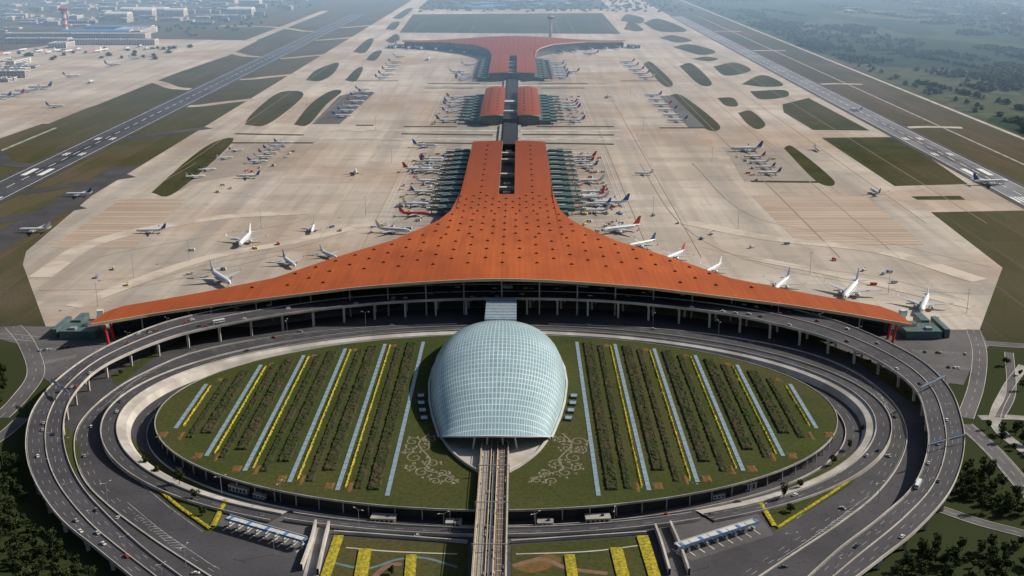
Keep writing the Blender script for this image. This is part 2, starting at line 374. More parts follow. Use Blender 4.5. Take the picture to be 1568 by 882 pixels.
for (x0,y0,x1,y1,n) in [(300,285,345,240,8),(395,262,440,222,7),(1140,275,1115,232,6),(1200,272,1180,232,6),(520,188,560,144,9),(1050,192,1010,150,9)]:
    a=S(x0,y0);b=S(x1,y1)
    for k in range(n+1): c=a.lerp(b,k/n); e.box(c.x,c.y,.49,46,.6,.03,0)
e.build("apron_markings",[m_line,m_white,m_red])
e=MB()
for i,(px,wd) in enumerate([([(60,425),(150,370),(320,335),(470,325)],26),([(110,470),(300,400),(450,370),(580,340)],20),([(1500,430),(1350,385),(1180,365),(1050,340)],26),([(1490,470),(1300,425),(1150,395)],18)]):
    ribbon(e,cat([S(*q) for q in px],50),wd,0,.36+i*.008)
e.build("worn_taxi_lane",[simple("worn_lane_concrete",(.42,.355,.295),(.53,.46,.385),.02,.9,lo=.45,hi=.55)])
# ---------------------------------------------------------------- terminal
FR=[(0,1099),(150,1092),(215,1081),(275,1068),(330,1047),(383,1018)]
RE=[(0,2007),(63,2007),(64.5,1601),(71,1461),(82,1400),(97,1358),(128,1288),(192,1210),(235,1152),(305,1110),(370,1074),(380,1055),(383,1024)]
def zr(X,Y):
    g=1-.78*smooth(1110,1580,Y)
    return 20+22*math.exp(-(X/235)**2)*g - 1.6*(X/63)**2*smooth(1450,1650,Y)
m_hood=simple("skylight_hood",(.12,.028,.015),(.09,.022,.013),.2,.6)
def terminal(mir=False):
    C=5071
    par=empty("airport_terminal",(0,1500 if not mir else C-1500,0))
    def T(p):
        p=Vector(p)
        if mir: p.y=C-p.y
        return p-par.location
    def B(mb,name,mats,sm=False):
        mb.v=[tuple(T(v)) for v in mb.v]
        if mir: mb.f=[tuple(reversed(f)) for f in mb.f]
        return mb.build(name,mats,par,sm)
    top=MB(); rows=64
    def patch(xs,Yf,Yr):
        g=[]
        for X in xs:
            a,b=Yf(X),Yr(X); g.append([Vector((X,a+(b-a)*(k/rows)**1.25,0)) for k in range(rows+1)])
        for c in g:
            for p in c: p.z=zr(p.x,p.y)
        D=Vector((0,0,2.2)); n=len(xs)
        base=len(top.v)
        for c in g: top.v+=[tuple(p) for p in c]
        for i in range(n-1):
            for k in range(rows):
                a=base+i*(rows+1)+k; top.f.append((a,a+rows+1,a+rows+2,a+1)); top.m.append(0)
        b2=len(top.v)
        for c in g: top.v+=[tuple(p-D) for p in c]
        for i in range(n-1):
            for k in range(rows):
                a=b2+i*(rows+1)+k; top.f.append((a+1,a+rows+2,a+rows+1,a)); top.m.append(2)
            top.face((g[i][0],g[i][0]-D,g[i+1][0]-D,g[i+1][0]),1); top.face((g[i+1][-1],g[i+1][-1]-D,g[i][-1]-D,g[i][-1]),1)
        for k in range(rows):
            top.face((g[0][k+1],g[0][k+1]-D,g[0][k]-D,g[0][k]),1); top.face((g[-1][k],g[-1][k]-D,g[-1][k+1]-D,g[-1][k+1]),1)
    xs=[11,20,30,40,50,57,61,63,63.6,64.5,66,68,71,76,82,89,97,107,118,128]+[128+k*12 for k in range(1,21)]+[376,380,383]
    f=lambda X: interp(abs(X),FR); r=lambda X: interp(abs(X),RE)
    patch(xs,f,r); patch([-x for x in reversed(xs)],f,r); patch([-11,-4,4,11],f,lambda X:1571)
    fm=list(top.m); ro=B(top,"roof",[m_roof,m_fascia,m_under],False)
    ro.data.polygons.foreach_set("use_smooth",[q in(0,2) for q in fm])
    gt=MB(); fp=cat([Vector((X,f(X)+.6,zr(X,f(X)))) for X in range(-380,381,20)],160); wallrib(gt,fp,1.0,.5,0); B(gt,"gutter",[m_fascia])
    sk_=MB(); row=0; Y=1118
    while Y<1990:
        dx=36 if Y<1290 else (27 if Y<1450 else 18)
        X=-(int(380/dx)*dx)+(dx/2 if row%2 else 0)
        while X<=372:
            a=abs(X)
            ok=f(a)+12<Y<r(a)-16 and a<372 and not(Y>1540 and a<20) and not(a<170 and Y<1150) 
            if Y>1560: ok=ok and a<52 and row%2==0
            if ok:
                z=zr(X,Y); z2=zr(X,Y+7); wd=2.6 if Y<1400 else 2.2
                A_=(X-wd,Y,z+.1);Bq=(X+wd,Y,z+.1);Cq=(X,Y+.6,z+1.7);Dq=(X,Y+6.5,z2+.15)
                sk_.face((A_,Bq,Cq),0); sk_.face((A_,Cq,Dq),1); sk_.face((Bq,Dq,Cq),1)
            X+=dx
        Y+=21; row+=1
    B(sk_,"skylights",[m_dark,m_hood])
    wl=MB(); front=[]
    for k in range(63):
        X=-372+12*k; front.append(Vector((X,min(f(X)+62,r(X)-14),0)))
    for a,b in zip(front,front[1:]):
        wl.face((a,b,b+Vector((0,0,zr(b.x,b.y)-2.3)),a+Vector((0,0,zr(a.x,a.y)-2.3))),0)
    rp=[Vector((a,b,0)) for a,b in [(58,1999),(58,1595),(65,1452),(76,1388),(92,1345),(124,1276),(188,1199),(232,1142),(303,1101),(366,1067)]]
    rp=[rp[0]]+cat(rp[1:],50)
    for s_ in(-1,1):
        for a,b in zip(rp,rp[1:]):
            a2=Vector((a.x*s_,a.y,0));b2=Vector((b.x*s_,b.y,0))
            wl.face((a2,b2,b2+Vector((0,0,zr(b.x,b.y)-2.3)),a2+Vector((0,0,zr(a.x,a.y)-2.3))),0)
        wl.face((Vector((372*s_,1050,0)),Vector((372*s_,1068,0)),Vector((372*s_,1068,17)),Vector((372*s_,1050,17))),0)
    wl.face([(-58,1999,0),(58,1999,0),(58,1999,20),(-58,1999,20)],0)
    for X in(-16,16): wl.face([(X,1571,0),(X,1999,0),(X,1999,21.5),(X,1571,21.5)],0)
    wl.box(0,1785,0,31,428,9,1,top=1)
    for yy in(1660,1760,1880,1940): wl.box(0,yy,12,31,9,4,2)
    for yy in(1640,1700,1900,1975): wl.box(0,yy,9.02,10,10,4,2)
    B(wl,"glass_walls",[m_fac,m_dark,m_pale])
    cl=MB()
    for k in range(-9,10):
        X=k*38; yy=f(X)+14 if abs(X)<330 else f(X)+6
        z=zr(X,yy)-2.2
        cl.tube((X,yy+2,0),(X,yy,z),.9,.7,8,1)
    for s_ in(-1,1):
        for q in(1026,1040): cl.tube((s_*368,q,0),(s_*371,q+2,18),1.4,1.1,8,0)
    B(cl,"columns",[m_red,m_conc])
    pc=MB()
    for s_ in(-1,1):
        pc.box(s_*71,1760,0,25,470,9.5,0,top=1)
        for j in range(12):
            yy=1545+j*40
            pc.box(s_*76,yy,9.52,18,8,3.0,1,top=1)
            pc.box(s_*74,yy+20,9.53,12,3,1.6,2,top=2)
            pc.box(s_*88.5,yy+10,6,10,22,5,0,top=1)
            pc.beam((s_*84,yy,9.6),(s_*106,yy+12,8.2),3.2,3.2,1)
            pc.tube((s_*103,yy+10.5,0),(s_*103,yy+10.5,5),.6,.6,6,3)
            pc.box(s_*107.5,yy+13,4.4,5,5,4.2,2)
            pc.beam((s_*84,yy+3,13.2),(s_*108,yy+3,13.2),.8,.9,3)
            for q in (90,107): pc.tube((s_*q,yy+3,0),(s_*q,yy+3,12.5),.4,.4,6,3)
    for s_ in(-1,1):
        for (a,b) in [(150,1262),(195,1212),(250,1152),(300,1122),(345,1102),(392,1075)]:
            pc.beam((s_*(a-4),b-16,11),(s_*(a+8),b+22,9),5,4,1); pc.box(s_*(a+9),b+25,4,6,6,5.5,2,rot=.3)
            pc.tube((s_*(a+7),b+18,0),(s_*(a+7),b+18,5),.7,.7,6,3)
        pc.box(s_*402,1052,0,34,26,8,0,top=1); pc.box(s_*412,1078,0,8,24,10,0,top=1); pc.box(s_*394,1058,8.02,12,8,3,2,top=1); pc.box(s_*408,1046,8.03,6,6,2,3)
        pc.box(s_*425,1062,0,5,40,9,1)
    B(pc,"gate_concourse",[m_teal,m_tealroof,m_ww,m_steel])
    return par
terminal(False); terminal(True)
def satellite():
    par=empty("satellite_terminal",(0,2540,0)); q=MB()
    y0,y1=2330,2760
    def z(X,Y): return 27-4*((X-34)/25)**2-2.5*((Y-2545)/215)**2
    for s_ in(-1,1):
        xs=[14,22,30,38,46,54,61]
        for i in range(6):
            for k in range(14):
                def yy(X,kk):
                    t=kk/14; c_=12*(1-((X-37)/24)**2)*(1-2*t); return y0+(y1-y0)*t-c_
                P=[Vector((s_*a,b-2540,z(a,b))) for a,b in((xs[i],yy(xs[i],k)),(xs[i+1],yy(xs[i+1],k)),(xs[i+1],yy(xs[i+1],k+1)),(xs[i],yy(xs[i],k+1)))]
                if s_<0: P=[P[1],P[0],P[3],P[2]]
                q.face(P,0); D=Vector((0,0,2))
                if k==0: q.face((P[0],P[0]-D,P[1]-D,P[1]),1)
        q.box(s_*37,0,0,40,412,18.5,2)
        q.box(s_*70,0,0,24,400,9,3,top=4)
        for j in range(9):
            yy_=-185+j*44
            q.box(s_*88.5,yy_,5,12,22,5,3,top=4); q.beam((s_*84,yy_,9.5),(s_*108,yy_+12,8),3.2,3.2,4); q.box(s_*109,yy_+13,4,5,5,4.5,5); q.tube((s_*104,yy_+10,0),(s_*104,yy_+10,5),.6,.6,6,6)
            q.box(s_*74,yy_,9.02,16,8,3,4,top=4)
        for j in range(9):
            for X in(28,46):
                Y=-170+j*42; zz=z(X,Y+2540); q.face([(s_*X-2.2,Y,zz+.1),(s_*X+2.2,Y,zz+.1),(s_*X,Y+.6,zz+1.8)],7); q.face([(s_*X-2.2,Y,zz+.1),(s_*X,Y+.6,zz+1.8),(s_*X,Y+7,zz+.2)],7)
    q.box(0,0,0,30,400,12,7); q.box(0,20,12.02,30,26,6,5); q.box(0,-120,12.02,30,14,5,5)
    q.build("structure",[m_roof,m_fascia,m_fac,m_teal,m_tealroof,m_ww,m_steel,m_dark],par)
satellite()
e=MB(); e.box(0,2165,0,26,320,7,0); e.box(0,2910,0,26,300,7,0); 
for s_ in(-1,1): e.box(s_*18,2165,0,6,310,4,1); e.box(s_*18,2910,0,6,290,4,1)
e.build("train_viaduct",[m_dark,m_conc])
# ---------------------------------------------------------------- landside ring
OA=[(360,1060,5),(290,960,6),(215,895,7),(150,842,8),(95,797,9),(60,750,10),(42,705,11),(41,660,12),(55,620,12.5),(90,580,13),(150,538,14),(230,502,16),(300,482,17),(400,463,18),(520,446,18),(650,438,18),(780,436,18),(910,438,18),(1040,447,18),(1160,463,18),(1250,483,17),(1320,507,16),(1400,546,14),(1450,590,13),(1472,640,12),(1476,690,11.5),(1456,750,10),(1405,810,9),(1340,862,8),(1260,925,7),(1140,1040,6)]
OB=[(430,1060,5),(370,960,6),(292,895,7),(222,842,8),(165,790,9),(125,745,10),(103,700,11),(97,655,12),(108,612,12.5),(145,570,13),(200,540,14),(270,514,16),(340,498,17),(430,482,18),(540,468,18),(650,460,18),(780,457,18),(910,460,18),(1020,469,18),(1120,482,18),(1200,499,17),(1270,519,16),(1345,553,14),(1400,595,13),(1418,645,12),(1420,690,11.5),(1398,745,10),(1345,795,9),(1280,845,8),(1195,925,7),(1080,1040,6)]
NA=300
A=cat([S(*q) for q in OA],NA); Bv=cat([S(*q) for q in OB],NA)
sheet("forecourt",[(p.x,p.y) for p in [a.lerp(b,.5) for a,b in zip(A,Bv)][::3]],.5,m_asph,world=True)
def deck(name,A,B,th=1.6,lanes=(.25,.75),median=.5,pil=26,solid=False,par_h=1.1):
    root=empty(name); mb=MB(); n=len(A)
    for i in range(n-1):
        a,b,c,d=A[i],B[i],B[i+1],A[i+1]; D=Vector((0,0,th))
        if solid: 
            dn=lambda p: Vector((p.x,p.y,.5))
        else: dn=lambda p:p-D
        mb.face((a,b,c,d),0)
        mb.face((dn(a),dn(d),dn(c),dn(b)),1); mb.face((a,d,dn(d),dn(a)),1); mb.face((b,dn(b),dn(c),c),1)
    mb.build("deck",[m_asph,m_pale],root)
    pb=MB()
    ins=lambda i,t: A[i].lerp(B[i],t)
    for t0 in(0,1):
        p=[ins(i,t0) for i in range(n)]; wallrib(pb,p,.5,par_h,0,.0,0,th*.3)
    if median is not None:
        p=[ins(i,median) for i in range(n)]; wallrib(pb,p,.6,.8,0)
    pb.build("parapets",[m_pale],root)
    ml=MB()
    for t in lanes:
        p=[ins(i,t) for i in range(n)]; q=cat(p,int(length(p)/3.5)); dashes(ml,q,6,12,.22,0,.04)
    for t in (.035,.965):
        p=[ins(i,t) for i in range(n)]; ribbon(ml,p,.22,0,.05)
    ml.build("lane_markings",[m_worn],root)
    if pil:
        pl=MB(); acc=0
        for i in range(1,n-1):
            acc+=(B[i]-B[i-1]).length
            if acc>pil:
                acc=0
                for t in(.06,.5,.94):
                    q=ins(i,t)
                    pl.box(q.x,q.y,.4,1.9,1.9,q.z-th-.4-1.4,0)
                a=ins(i,.02);b=ins(i,.98); dz=Vector((0,0,th+.02)); pl.beam(a-dz,b-dz,2.2,1.8,0)
        pl.build("piers",[m_pale],root)
    return root
deck("elevated_road",A,Bv,lanes=(.17,.33,.67,.83))
CY=857
def ell(a,b,cy,n,z=0,t0=0,t1=2*math.pi):
    zz=z if callable(z) else (lambda Y:z); o=[]
    for i in range(n+1):
        t=t0+(t1-t0)*i/n; Y=cy+b*math.sin(t); o.append(Vector((a*math.cos(t),Y,zz(Y))))
    return o
zring=lambda Y: 1.5+5.5*smooth(700,860,Y)
r0,r1=math.radians(-62),math.radians(242)
RO=ell(309,201,CY,200,zring,r0,r1); RI=ell(297,190,CY-1,200,zring,r0,r1)
deck("ramp_road",RO,RI,lanes=(.5,),median=None,pil=None,solid=True,par_h=1.2)
e=MB(); VI=ell(290,184,CY-1,200,lambda Y:zring(Y)*.8,r0,r1); VB=ell(287,181.5,CY-1,200,.5,r0,r1)
for i in range(200):
    z_=Vector((0,0,.03)); e.face((RI[i]+z_,VI[i],VI[i+1],RI[i+1]+z_),0); e.face((VI[i],VB[i],VB[i+1],VI[i+1]),0)
e.build("retaining_verge",[m_pale])
LO=ell(300,197,CY,60,2,math.radians(243),math.radians(297)); LI=ell(290,187,CY-1,60,2,math.radians(243),math.radians(297))
deck("link_road",LO,LI,lanes=(.5,),median=None,pil=None,solid=True,par_h=1.0)
root=empty("ring_road"); mk=MB()
for px in [[(700,497),(560,503),(420,517),(300,540),(215,575),(160,610),(122,650),(114,690),(128,735),(165,775),(235,828),(330,890),(420,950)],
           [(840,497),(980,503),(1110,516),(1230,540),(1310,572),(1365,615),(1388,660),(1380,705),(1345,755),(1290,800),(1215,850),(1140,900)]]:
    p=cat([S(*q)+Vector((0,0,.5)) for q in px],160); wallrib(mk,p,.6,.9,1)
    for o in (5,9): dashes(mk,cat(p,600),6,12,.25,0,.05,o if px[0][0]<780 else -o)
    ribbon(mk,p,.25,0,.04,1.2 if px[0][0]<780 else -1.2)
for px in [[(250,560),(200,590),(170,630),(165,675),(195,720),(250,770),(310,815)],[(1290,560),(1345,600),(1358,650),(1340,700),(1290,745),(1220,795)],
           [(300,535),(215,578),(150,630)],[(100,760),(180,825),(260,880)],[(195,770),(250,815),(330,870)],
           [(1245,540),(1320,575),(1370,640)],[(1190,860),(1250,820),(1330,760)]]:
    p=cat([S(*q)+Vector((0,0,.5)) for q in px],80); ribbon(mk,p,.35,0,.06)
for (x0,y0,x1,y1) in [(205,788,275,840),(1225,838,1305,785)]:
    a=S(x0,y0);b=S(x1,y1)
    for k in range(16):
        c=a.lerp(b,k/15); wd=.8+k*.22
        mk.face([(c.x-wd,c.y-.4,.57),(c.x+wd,c.y+.8,.57),(c.x+wd,c.y+1.3,.57),(c.x-wd,c.y+.1,.57)],0)
mk.build("markings",[m_worn,m_pale],root)
sheet("reddish_footway",[(480,520),(560,509),(690,502),(690,505),(560,512),(482,524)],.58,m_brownpave)
sheet("reddish_footway",[(840,502),(960,507),(1090,522),(1088,526),(960,511),(840,505)],.58,m_brownpave)
def hedge(p,w,h,mat,name):
    n=normals(p); mb=MB(); 
    for i in range(len(p)-1):
        for a,b in((-.5,0),(0,.5)):
            P=[]
            for (q,nn,t) in((p[i],n[i],a),(p[i+1],n[i+1],a),(p[i+1],n[i+1],b),(p[i],n[i],b)):
                v=q+nn*w*t; v.z+=h*(1 if abs(t)<.1 else .8)+.35*noise.noise(v*1.3); P.append(v)
            P.reverse(); mb.face(P)
        for t in(-.5,.5):
            a_=p[i]+n[i]*w*t;b_=p[i+1]+n[i+1]*w*t; u=Vector((0,0,h*.8)); P=[a_,b_,b_+u,a_+u]; mb.face(P)
    return mb.build(name,[mat])
GL=[(172,640),(185,628),(192,655),(215,690),(262,722),(352,765),(330,812),(318,815),(255,770),(205,720),(180,680)]
sheet("lawn",GL,.62,m_lawn)
hedge(cat([S(*q)+Vector((0,0,.6)) for q in [(178,650),(190,690),(215,722),(262,768),(322,812)]],90),2.4,1.1,m_yhedge,"yellow_hedge")
hedge(cat([S(*q)+Vector((0,0,.6)) for q in [(346,768),(326,808)]],20),3.4,1.1,m_yhedge,"yellow_hedge")
GR=[(1158,772),(1250,725),(1310,690),(1338,650),(1345,620),(1352,650),(1345,700),(1300,745),(1185,816)]
sheet("lawn",GR,.62,m_lawn)
hedge(cat([S(*q)+Vector((0,0,.6)) for q in [(1350,660),(1335,705),(1290,745),(1190,810)]],90),1.8,1.1,m_yhedge,"yellow_hedge")
hedge(cat([S(*q)+Vector((0,0,.6)) for q in [(1164,772),(1186,808)]],20),3.4,1.1,m_yhedge,"yellow_hedge")
for px in [[(92,640),(100,650),(122,690),(116,730),(103,700)],[(170,575),(230,545),(255,535),(220,560),(180,590)],[(1340,560),(1290,540),(1310,552),(1400,620),(1405,605)],[(250,535),(310,520),(350,508),(300,512)],[(1180,510),(1230,520),(1290,545),(1240,515)]]:
    sheet("lawn",blobpx(px),.61,m_lawn)
# ---------------------------------------------------------------- garden podium
GA,GB,GY,GZ=266.5,173,851,10
root=empty("garden_podium",(0,GY,0)); 
def gm(mb,name,mats,**k):
    mb.v=[(a,b-GY,c) for a,b,c in mb.v]; return mb.build(name,mats,root,**k)
mb=MB(); E=ell(GA,GB,GY,180,GZ)[:-1]; mb.face(E,0)
gm(mb,"lawn_top",[m_lawn])
mb=MB(); E=ell(GA,GB,GY,180,0)
E2=ell(GA-4,GB-4,GY,180,0)
for i in range(180):
    a,b=E2[i],E2[i+1]; mb.face((Vector((a.x,a.y,.5)),Vector((b.x,b.y,.5)),Vector((b.x,b.y,8.6)),Vector((a.x,a.y,8.6))),0)
    a,b=E[i],E[i+1]; U=Vector((0,0,10.4));D=Vector((0,0,9.0)); c,d=E2[i],E2[i+1]
    mb.face((a+D,b+D,b+U,a+U),1); mb.face((c+D,d+D,b+D,a+D),1)
E3=ell(GA-.7,GB-.7,GY,180,10.4)
for i in range(180): mb.face((E[i]+Vector((0,0,10.4)),E[i+1]+Vector((0,0,10.4)),E3[i+1],E3[i]),1); mb.face((E3[i],E3[i+1],E3[i+1]-Vector((0,0,.6)),E3[i]-Vector((0,0,.6))),1)
EC=ell(GA-2,GB-2,GY,180,0)
for i in range(0,180,2):
    a=EC[i]; mb.tube((a.x,a.y,.5),(a.x,a.y,8.9),.45,.45,6,1)
gm(mb,"podium_walls",[m_dark,m_conc])
mb=MB(); wallrib(mb,ell(273,178,GY,200,.5),.5,1.4,1); dashes(mb,ell(280,181,GY+2,500,.5),6,12,.25,0,.05); mb.build("service_lane",[m_worn,m_pale])
ye=lambda X,ins: (GB-ins)*math.sqrt(max(0,1-(X/(GA-ins))**2))
strips=MB(); yl=MB(); ol=MB(); sh=MB()
paths=[70.5,105,139.5,174,207,243]
def bumpy(mb,x0,x1,y0,y1,h,cell,amp,z0=GZ):
    nx=max(2,int((x1-x0)/cell)+1); ny=max(2,int((y1-y0)/cell)+1); base=len(mb.v)
    for i in range(nx+1):
        for j in range(ny+1):
            X=x0+(x1-x0)*i/nx; Y=y0+(y1-y0)*j/ny
            ed=(i in(0,nx)) or (j in(0,ny))
            z=z0+(0.02 if ed else max(.03,h+amp*noise.noise(Vector((X*.3,Y*.3,3)))*1.3+random.uniform(-.45,.45)*amp))
            jx=random.uniform(-.25,.25)*cell
            if i in(0,nx): jx=random.uniform(-.5,.5)*1.2
            mb.v.append((X+jx,Y+random.uniform(-.25,.25)*cell,z))
    for i in range(nx):
        for j in range(ny):
            a=base+i*(ny+1)+j; mb.f.append((a,a+ny+1,a+ny+2,a+1)); mb.m.append(0)
for s_ in(-1,1):
    for k,X in enumerate(paths):
        m=ye(X,14) if k<5 else ye(X,10)
        y0,y1=GY-m,GY+m+(2 if k else 0)
        if k==5: y0+=10; y1-=6
        strips.box(s_*X,(y0+y1)/2,GZ+.02,3.0,y1-y0,.25,0)
        for q in range(int((y1-y0)/9)): strips.box(s_*X,y0+5+q*9,GZ+.28,3.0,.5,.12,1)
        if k>0:
            bumpy(yl,*sorted((s_*(X-5.6),s_*(X-3.8))),y0+4,y1-3,1.0,.9,.5)
            yy=GY-ye(X-8,8)
            bumpy(ol,*sorted((s_*(X-9.5),s_*(X-6))),yy+6,yy+20,.4,1.2,.3)
            bumpy(ol,*sorted((s_*(X+3),s_*(X+10))),yy+10,yy+20,.4,1.2,.3)
            bumpy(ol,*sorted((s_*(X-11),s_*(X-6))),2*GY-yy-14,2*GY-yy-7,.4,1.2,.3)
        if k<5:
            w0=X+5.5; w1=X+14.5
            m2=ye(w1,13); bumpy(sh,*sorted((s_*w0,s_*w1)),GY-m2+(26 if k else 6),GY+m2,1.3,.9,.75)
            m3=ye(X+23,15); bumpy(sh,*sorted((s_*(X+18),s_*(X+23.5))),GY-m3+4,GY+m3-4,1.0,.9,.7)
gm(strips,"skylight_strips",[m_path,m_steel]); gm(yl,"yellow_hedges",[m_yhedge]); gm(ol,"flower_beds",[m_ohedge]); gm(sh,"shrub_belts",[m_hedge])
sp=MB()
for s_ in(-1,1):
    for (cx,cy,r,st,dr) in [(61,785,6,0,1),(52,774,5,2,-1),(57,758,7,1,1),(44,748,5,3,-1),(50,734,6,.5,1),(36,732,4,2,-1),(30,722,4,1,1),(63,770,4,1,-1),(48,790,4,4,1),(58,742,4,3,1),(40,720,4,3,-1)]:
        p=[]
        for q in range(40):
            t=q/39; a=st+dr*t*8; rr=r*(1-t*.85); p.append(Vector((s_*cx+rr*math.cos(a),cy+rr*1.3*math.sin(a),GZ)))
        ribbon(sp,p,1.0,0,.06)
        for _ in range(5):
            a=random.uniform(0,6.3); X=s_*cx+r*1.2*math.cos(a); Y=cy+r*1.4*math.sin(a); bumpy(sp,X-1,X+1,Y-1.4,Y+1.4,.4,.7,.3)
    ribbon(sp,cat([Vector((s_*a,b,GZ)) for a,b in[(50,800),(56,780),(46,755),(48,738),(34,730),(24,718)]],50),1.3,0,.1)
gm(sp,"scroll_paving",[m_scroll])
# ---------------------------------------------------------------- glass dome station
root=empty("station_dome",(0,900,GZ)); mb=MB(); nu,nv=60,40; ang=math.radians(90)
WT=[(788,40),(805,43.5),(830,48.5),(860,53),(900,56.3),(935,55.5),(965,51.5),(990,45),(1010,37.5),(1025,29),(1035,20),(1041,10),(1043,0)]
HT=[(770,12.5),(800,19),(840,26),(880,30.5),(920,32),(955,30),(985,25.5),(1010,19),(1025,13.5),(1035,8.5),(1041,4),(1043,.2)]
def sm(t,x): return (interp(x-6,t)+interp(x,t)*2+interp(x+6,t))/4 if x<1036 else interp(x,t)
uvs=[]
for i in range(nu+1):
    u=(1-i/nu)**1.5
    for j in range(nv+1):
        ph=-ang+2*ang*j/nv; yc=790-24*abs(math.cos(ph))**.8
        Y=yc+(1043-yc)*(1-u); 
        W=sm(WT,max(788,Y)); hh=sm(HT,Y)
        mb.v.append((W*math.copysign(abs(math.sin(ph))**.92,ph),Y-900,hh*max(0,math.cos(ph))**.8)); uvs.append((j/nv,(Y-760)/283))
for i in range(nu):
    for j in range(nv):
        a=i*(nv+1)+j; mb.f.append((a,a+1,a+nv+2,a+nv+1)); mb.m.append(0)
me=mb.mesh("glass_shell",[m_dome],True); ul=me.uv_layers.new(name="UVMap")
for l in me.loops: ul.data[l.index].uv=uvs[l.vertex_index]
link(bpy.data.objects.new("glass_shell",me),root)
b=MB()
tip=[(-44,800),(-40,788),(-31,765),(-20,745),(-9,731),(0,727),(9,731),(20,745),(31,765),(40,788),(44,800)]
b.face([(x,y-900,.3) for x,y in tip],0)
for s_ in(-1,1):
    p=cat([Vector((s_*x,y-900,.3)) for x,y in[(40,790),(31,765),(20,745),(10,732)]],24); wallrib(b,p,1.2,2.2,0)
    p=cat([Vector((s_*(interp(y,WT)+1.2),y-900,.1)) for y in range(790,1036,8)],80); wallrib(b,p,1.6,1.4,1)
    for q in range(4):
        yy=826+q*15; X=s_*(interp(yy,WT)+8)
        b.box(X,yy-900,.1,5,9,1.6,2,rot=-s_*.12,top=3,ty=.7)
b.face([(-34,-98,.3),(34,-98,.3),(22,-98,15),(-22,-98,15)],2)
fr=[mb.v[j] for j in range(nv+1)] if mb.v[0][1]<0 else [mb.v[nu*(nv+1)+j] for j in range(nv+1)]
for p,q in zip(fr,fr[1:]): b.tube(p,q,.7,.7,6,1)
for X in(-16,-6,6,16): b.tube((X,-128,0),(X*.9,-130,11.5),.7,.6,8,1)
b.box(0,170,2,30,66,9,3,top=3); 
for q in range(7): b.box(0,142+q*9.5,11.05,30,.7,.4,1)
b.build("base",[m_pale,m_ww,m_dark,m_path],root)
# ---------------------------------------------------------------- rail guideway
root=empty("rail_guideway",(0,650,0)); g=MB()
for X,mi in((-5.7,1),(5.7,3)):
    y0,y1=300,776
    g.box(X,(y0+y1)/2-650,12,6.8,y1-y0,1.6,0)
    for o in(-3.5,3.5): g.box(X+o,(y0+y1)/2-650,13.0,.45,y1-y0,1.9,2)
    g.box(X,(y0+y1)/2-650,13.61,5.4,y1-y0,.12,mi)
    for o in(-1.1,1.1): g.box(X+o,(y0+y1)/2-650,13.85,.3,y1-y0,.2,4)
    for q in range(68):
        g.box(X,y0+q*7-650+3,13.74,4.4,.8,.1,0)
    for q in range(30):
        yy=random.uniform(330,770)-650; g.box(X+random.choice((-2.6,2.6)),yy,13.75,.5,random.uniform(1,4),.9,random.choice((2,4,0)))
for q in range(17):
    yy=310+q*28-650
    g.box(0,yy,10.4,17,2.4,1.58,0); 
    for X in(-5.5,5.5): g.box(X,yy,.3,2,2,10.2,0)
for q in range(60):
    yy=310+q*7.8-650
    for X in (-9.7,9.7): g.tube((X,yy,12),(X,yy,15.4),.12,.12,4,2)
for X in (-9.8,9.8): g.box(X,-112,15.3,.3,476,.3,2); g.box(X,-112,12.2,1.2,476,.3,0)
for q in range(8):
    yy=350+q*54-650
    for X in(-10.7,10.7): g.box(X,yy,11.5,.5,.5,6.5,4)
    g.box(0,yy,18.0,22,.5,.5,4)
g.box(0,-112,12.8,1.6,476,.35,4)
m_tb=simple("track_bed",(.36,.31,.25),(.25,.22,.18),.3,.8); m_rt=simple("rusty_track_bed",(.20,.13,.085),(.13,.09,.06),.3,.8)
g.build("structure",[m_conc,m_tb,m_fascia,m_rt,m_steel],root)
# ---------------------------------------------------------------- front plaza
sheet("lawn",[(512,822),(716,836),(716,1000),(440,1000),(490,882)],.7,m_lawn)
sheet("lawn",[(783,836),(990,822),(1015,882),(1050,1000),(783,1000)],.7,m_lawn)
def pxhedge(px,mat=m_yhedge):
    a=(S(*px[0])+S(*px[1]))/2; b_=(S(*px[2])+S(*px[3]))/2
    wd=(S(*px[0])-S(*px[1])).length; p=[a.lerp(b_,k/30)+Vector((0,0,.7)) for k in range(31)]
    hedge(p,wd,1.0,mat,"yellow_hedge")
for q in [[(512,822),(526,823),(505,900),(482,900)],[(550,843),(569,844),(560,900),(540,900)],[(622,852),(638,853),(635,900),(618,900)],
          [(864,853),(880,852),(888,900),(870,900)],[(934,842),(953,841),(968,900),(948,900)],[(975,824),(992,822),(1016,900),(998,900)]]: pxhedge(q)
def garden_path(px,w,mat,z=.75):
    e=MB(); ribbon(e,cat([S(*q) for q in px],50),w,0,z); e.build("garden_path",[mat])
garden_path([(505,862),(560,872),(610,858),(650,856),(700,870)],2.2,simple("blue_paving",(.12,.20,.22),(.1,.16,.18),.2,.8))
garden_path([(785,868),(830,858),(870,872),(930,880)],4,m_brownpave,.76); garden_path([(560,900),(590,870),(615,865)],4,m_brownpave,.77)
garden_path([(530,840),(600,846),(700,850)],1.2,m_pale,.78); garden_path([(790,850),(900,846),(985,836)],1.2,m_pale,.78)
sheet("flower_bed",blobpx([(785,872),(835,850),(860,860),(820,878)]),.74,m_ohedge)
def wall(px,z0,h,w,mat,name="retaining_wall"):
    e=MB(); p=cat([S(*q) for q in px],30); wallrib(e,p,w,h,0,z0); return e.build(name,[mat])
wall([(484,806),(476,836),(462,875)],.5,4.5,1.4,m_pale); wall([(504,808),(497,836),(487,882)],.5,4.5,1.4,m_pale)
wall([(1003,812),(1013,840),(1025,882)],.5,4.5,1.4,m_pale); wall([(1026,808),(1040,840),(1055,882)],.5,4.5,1.4,m_pale)
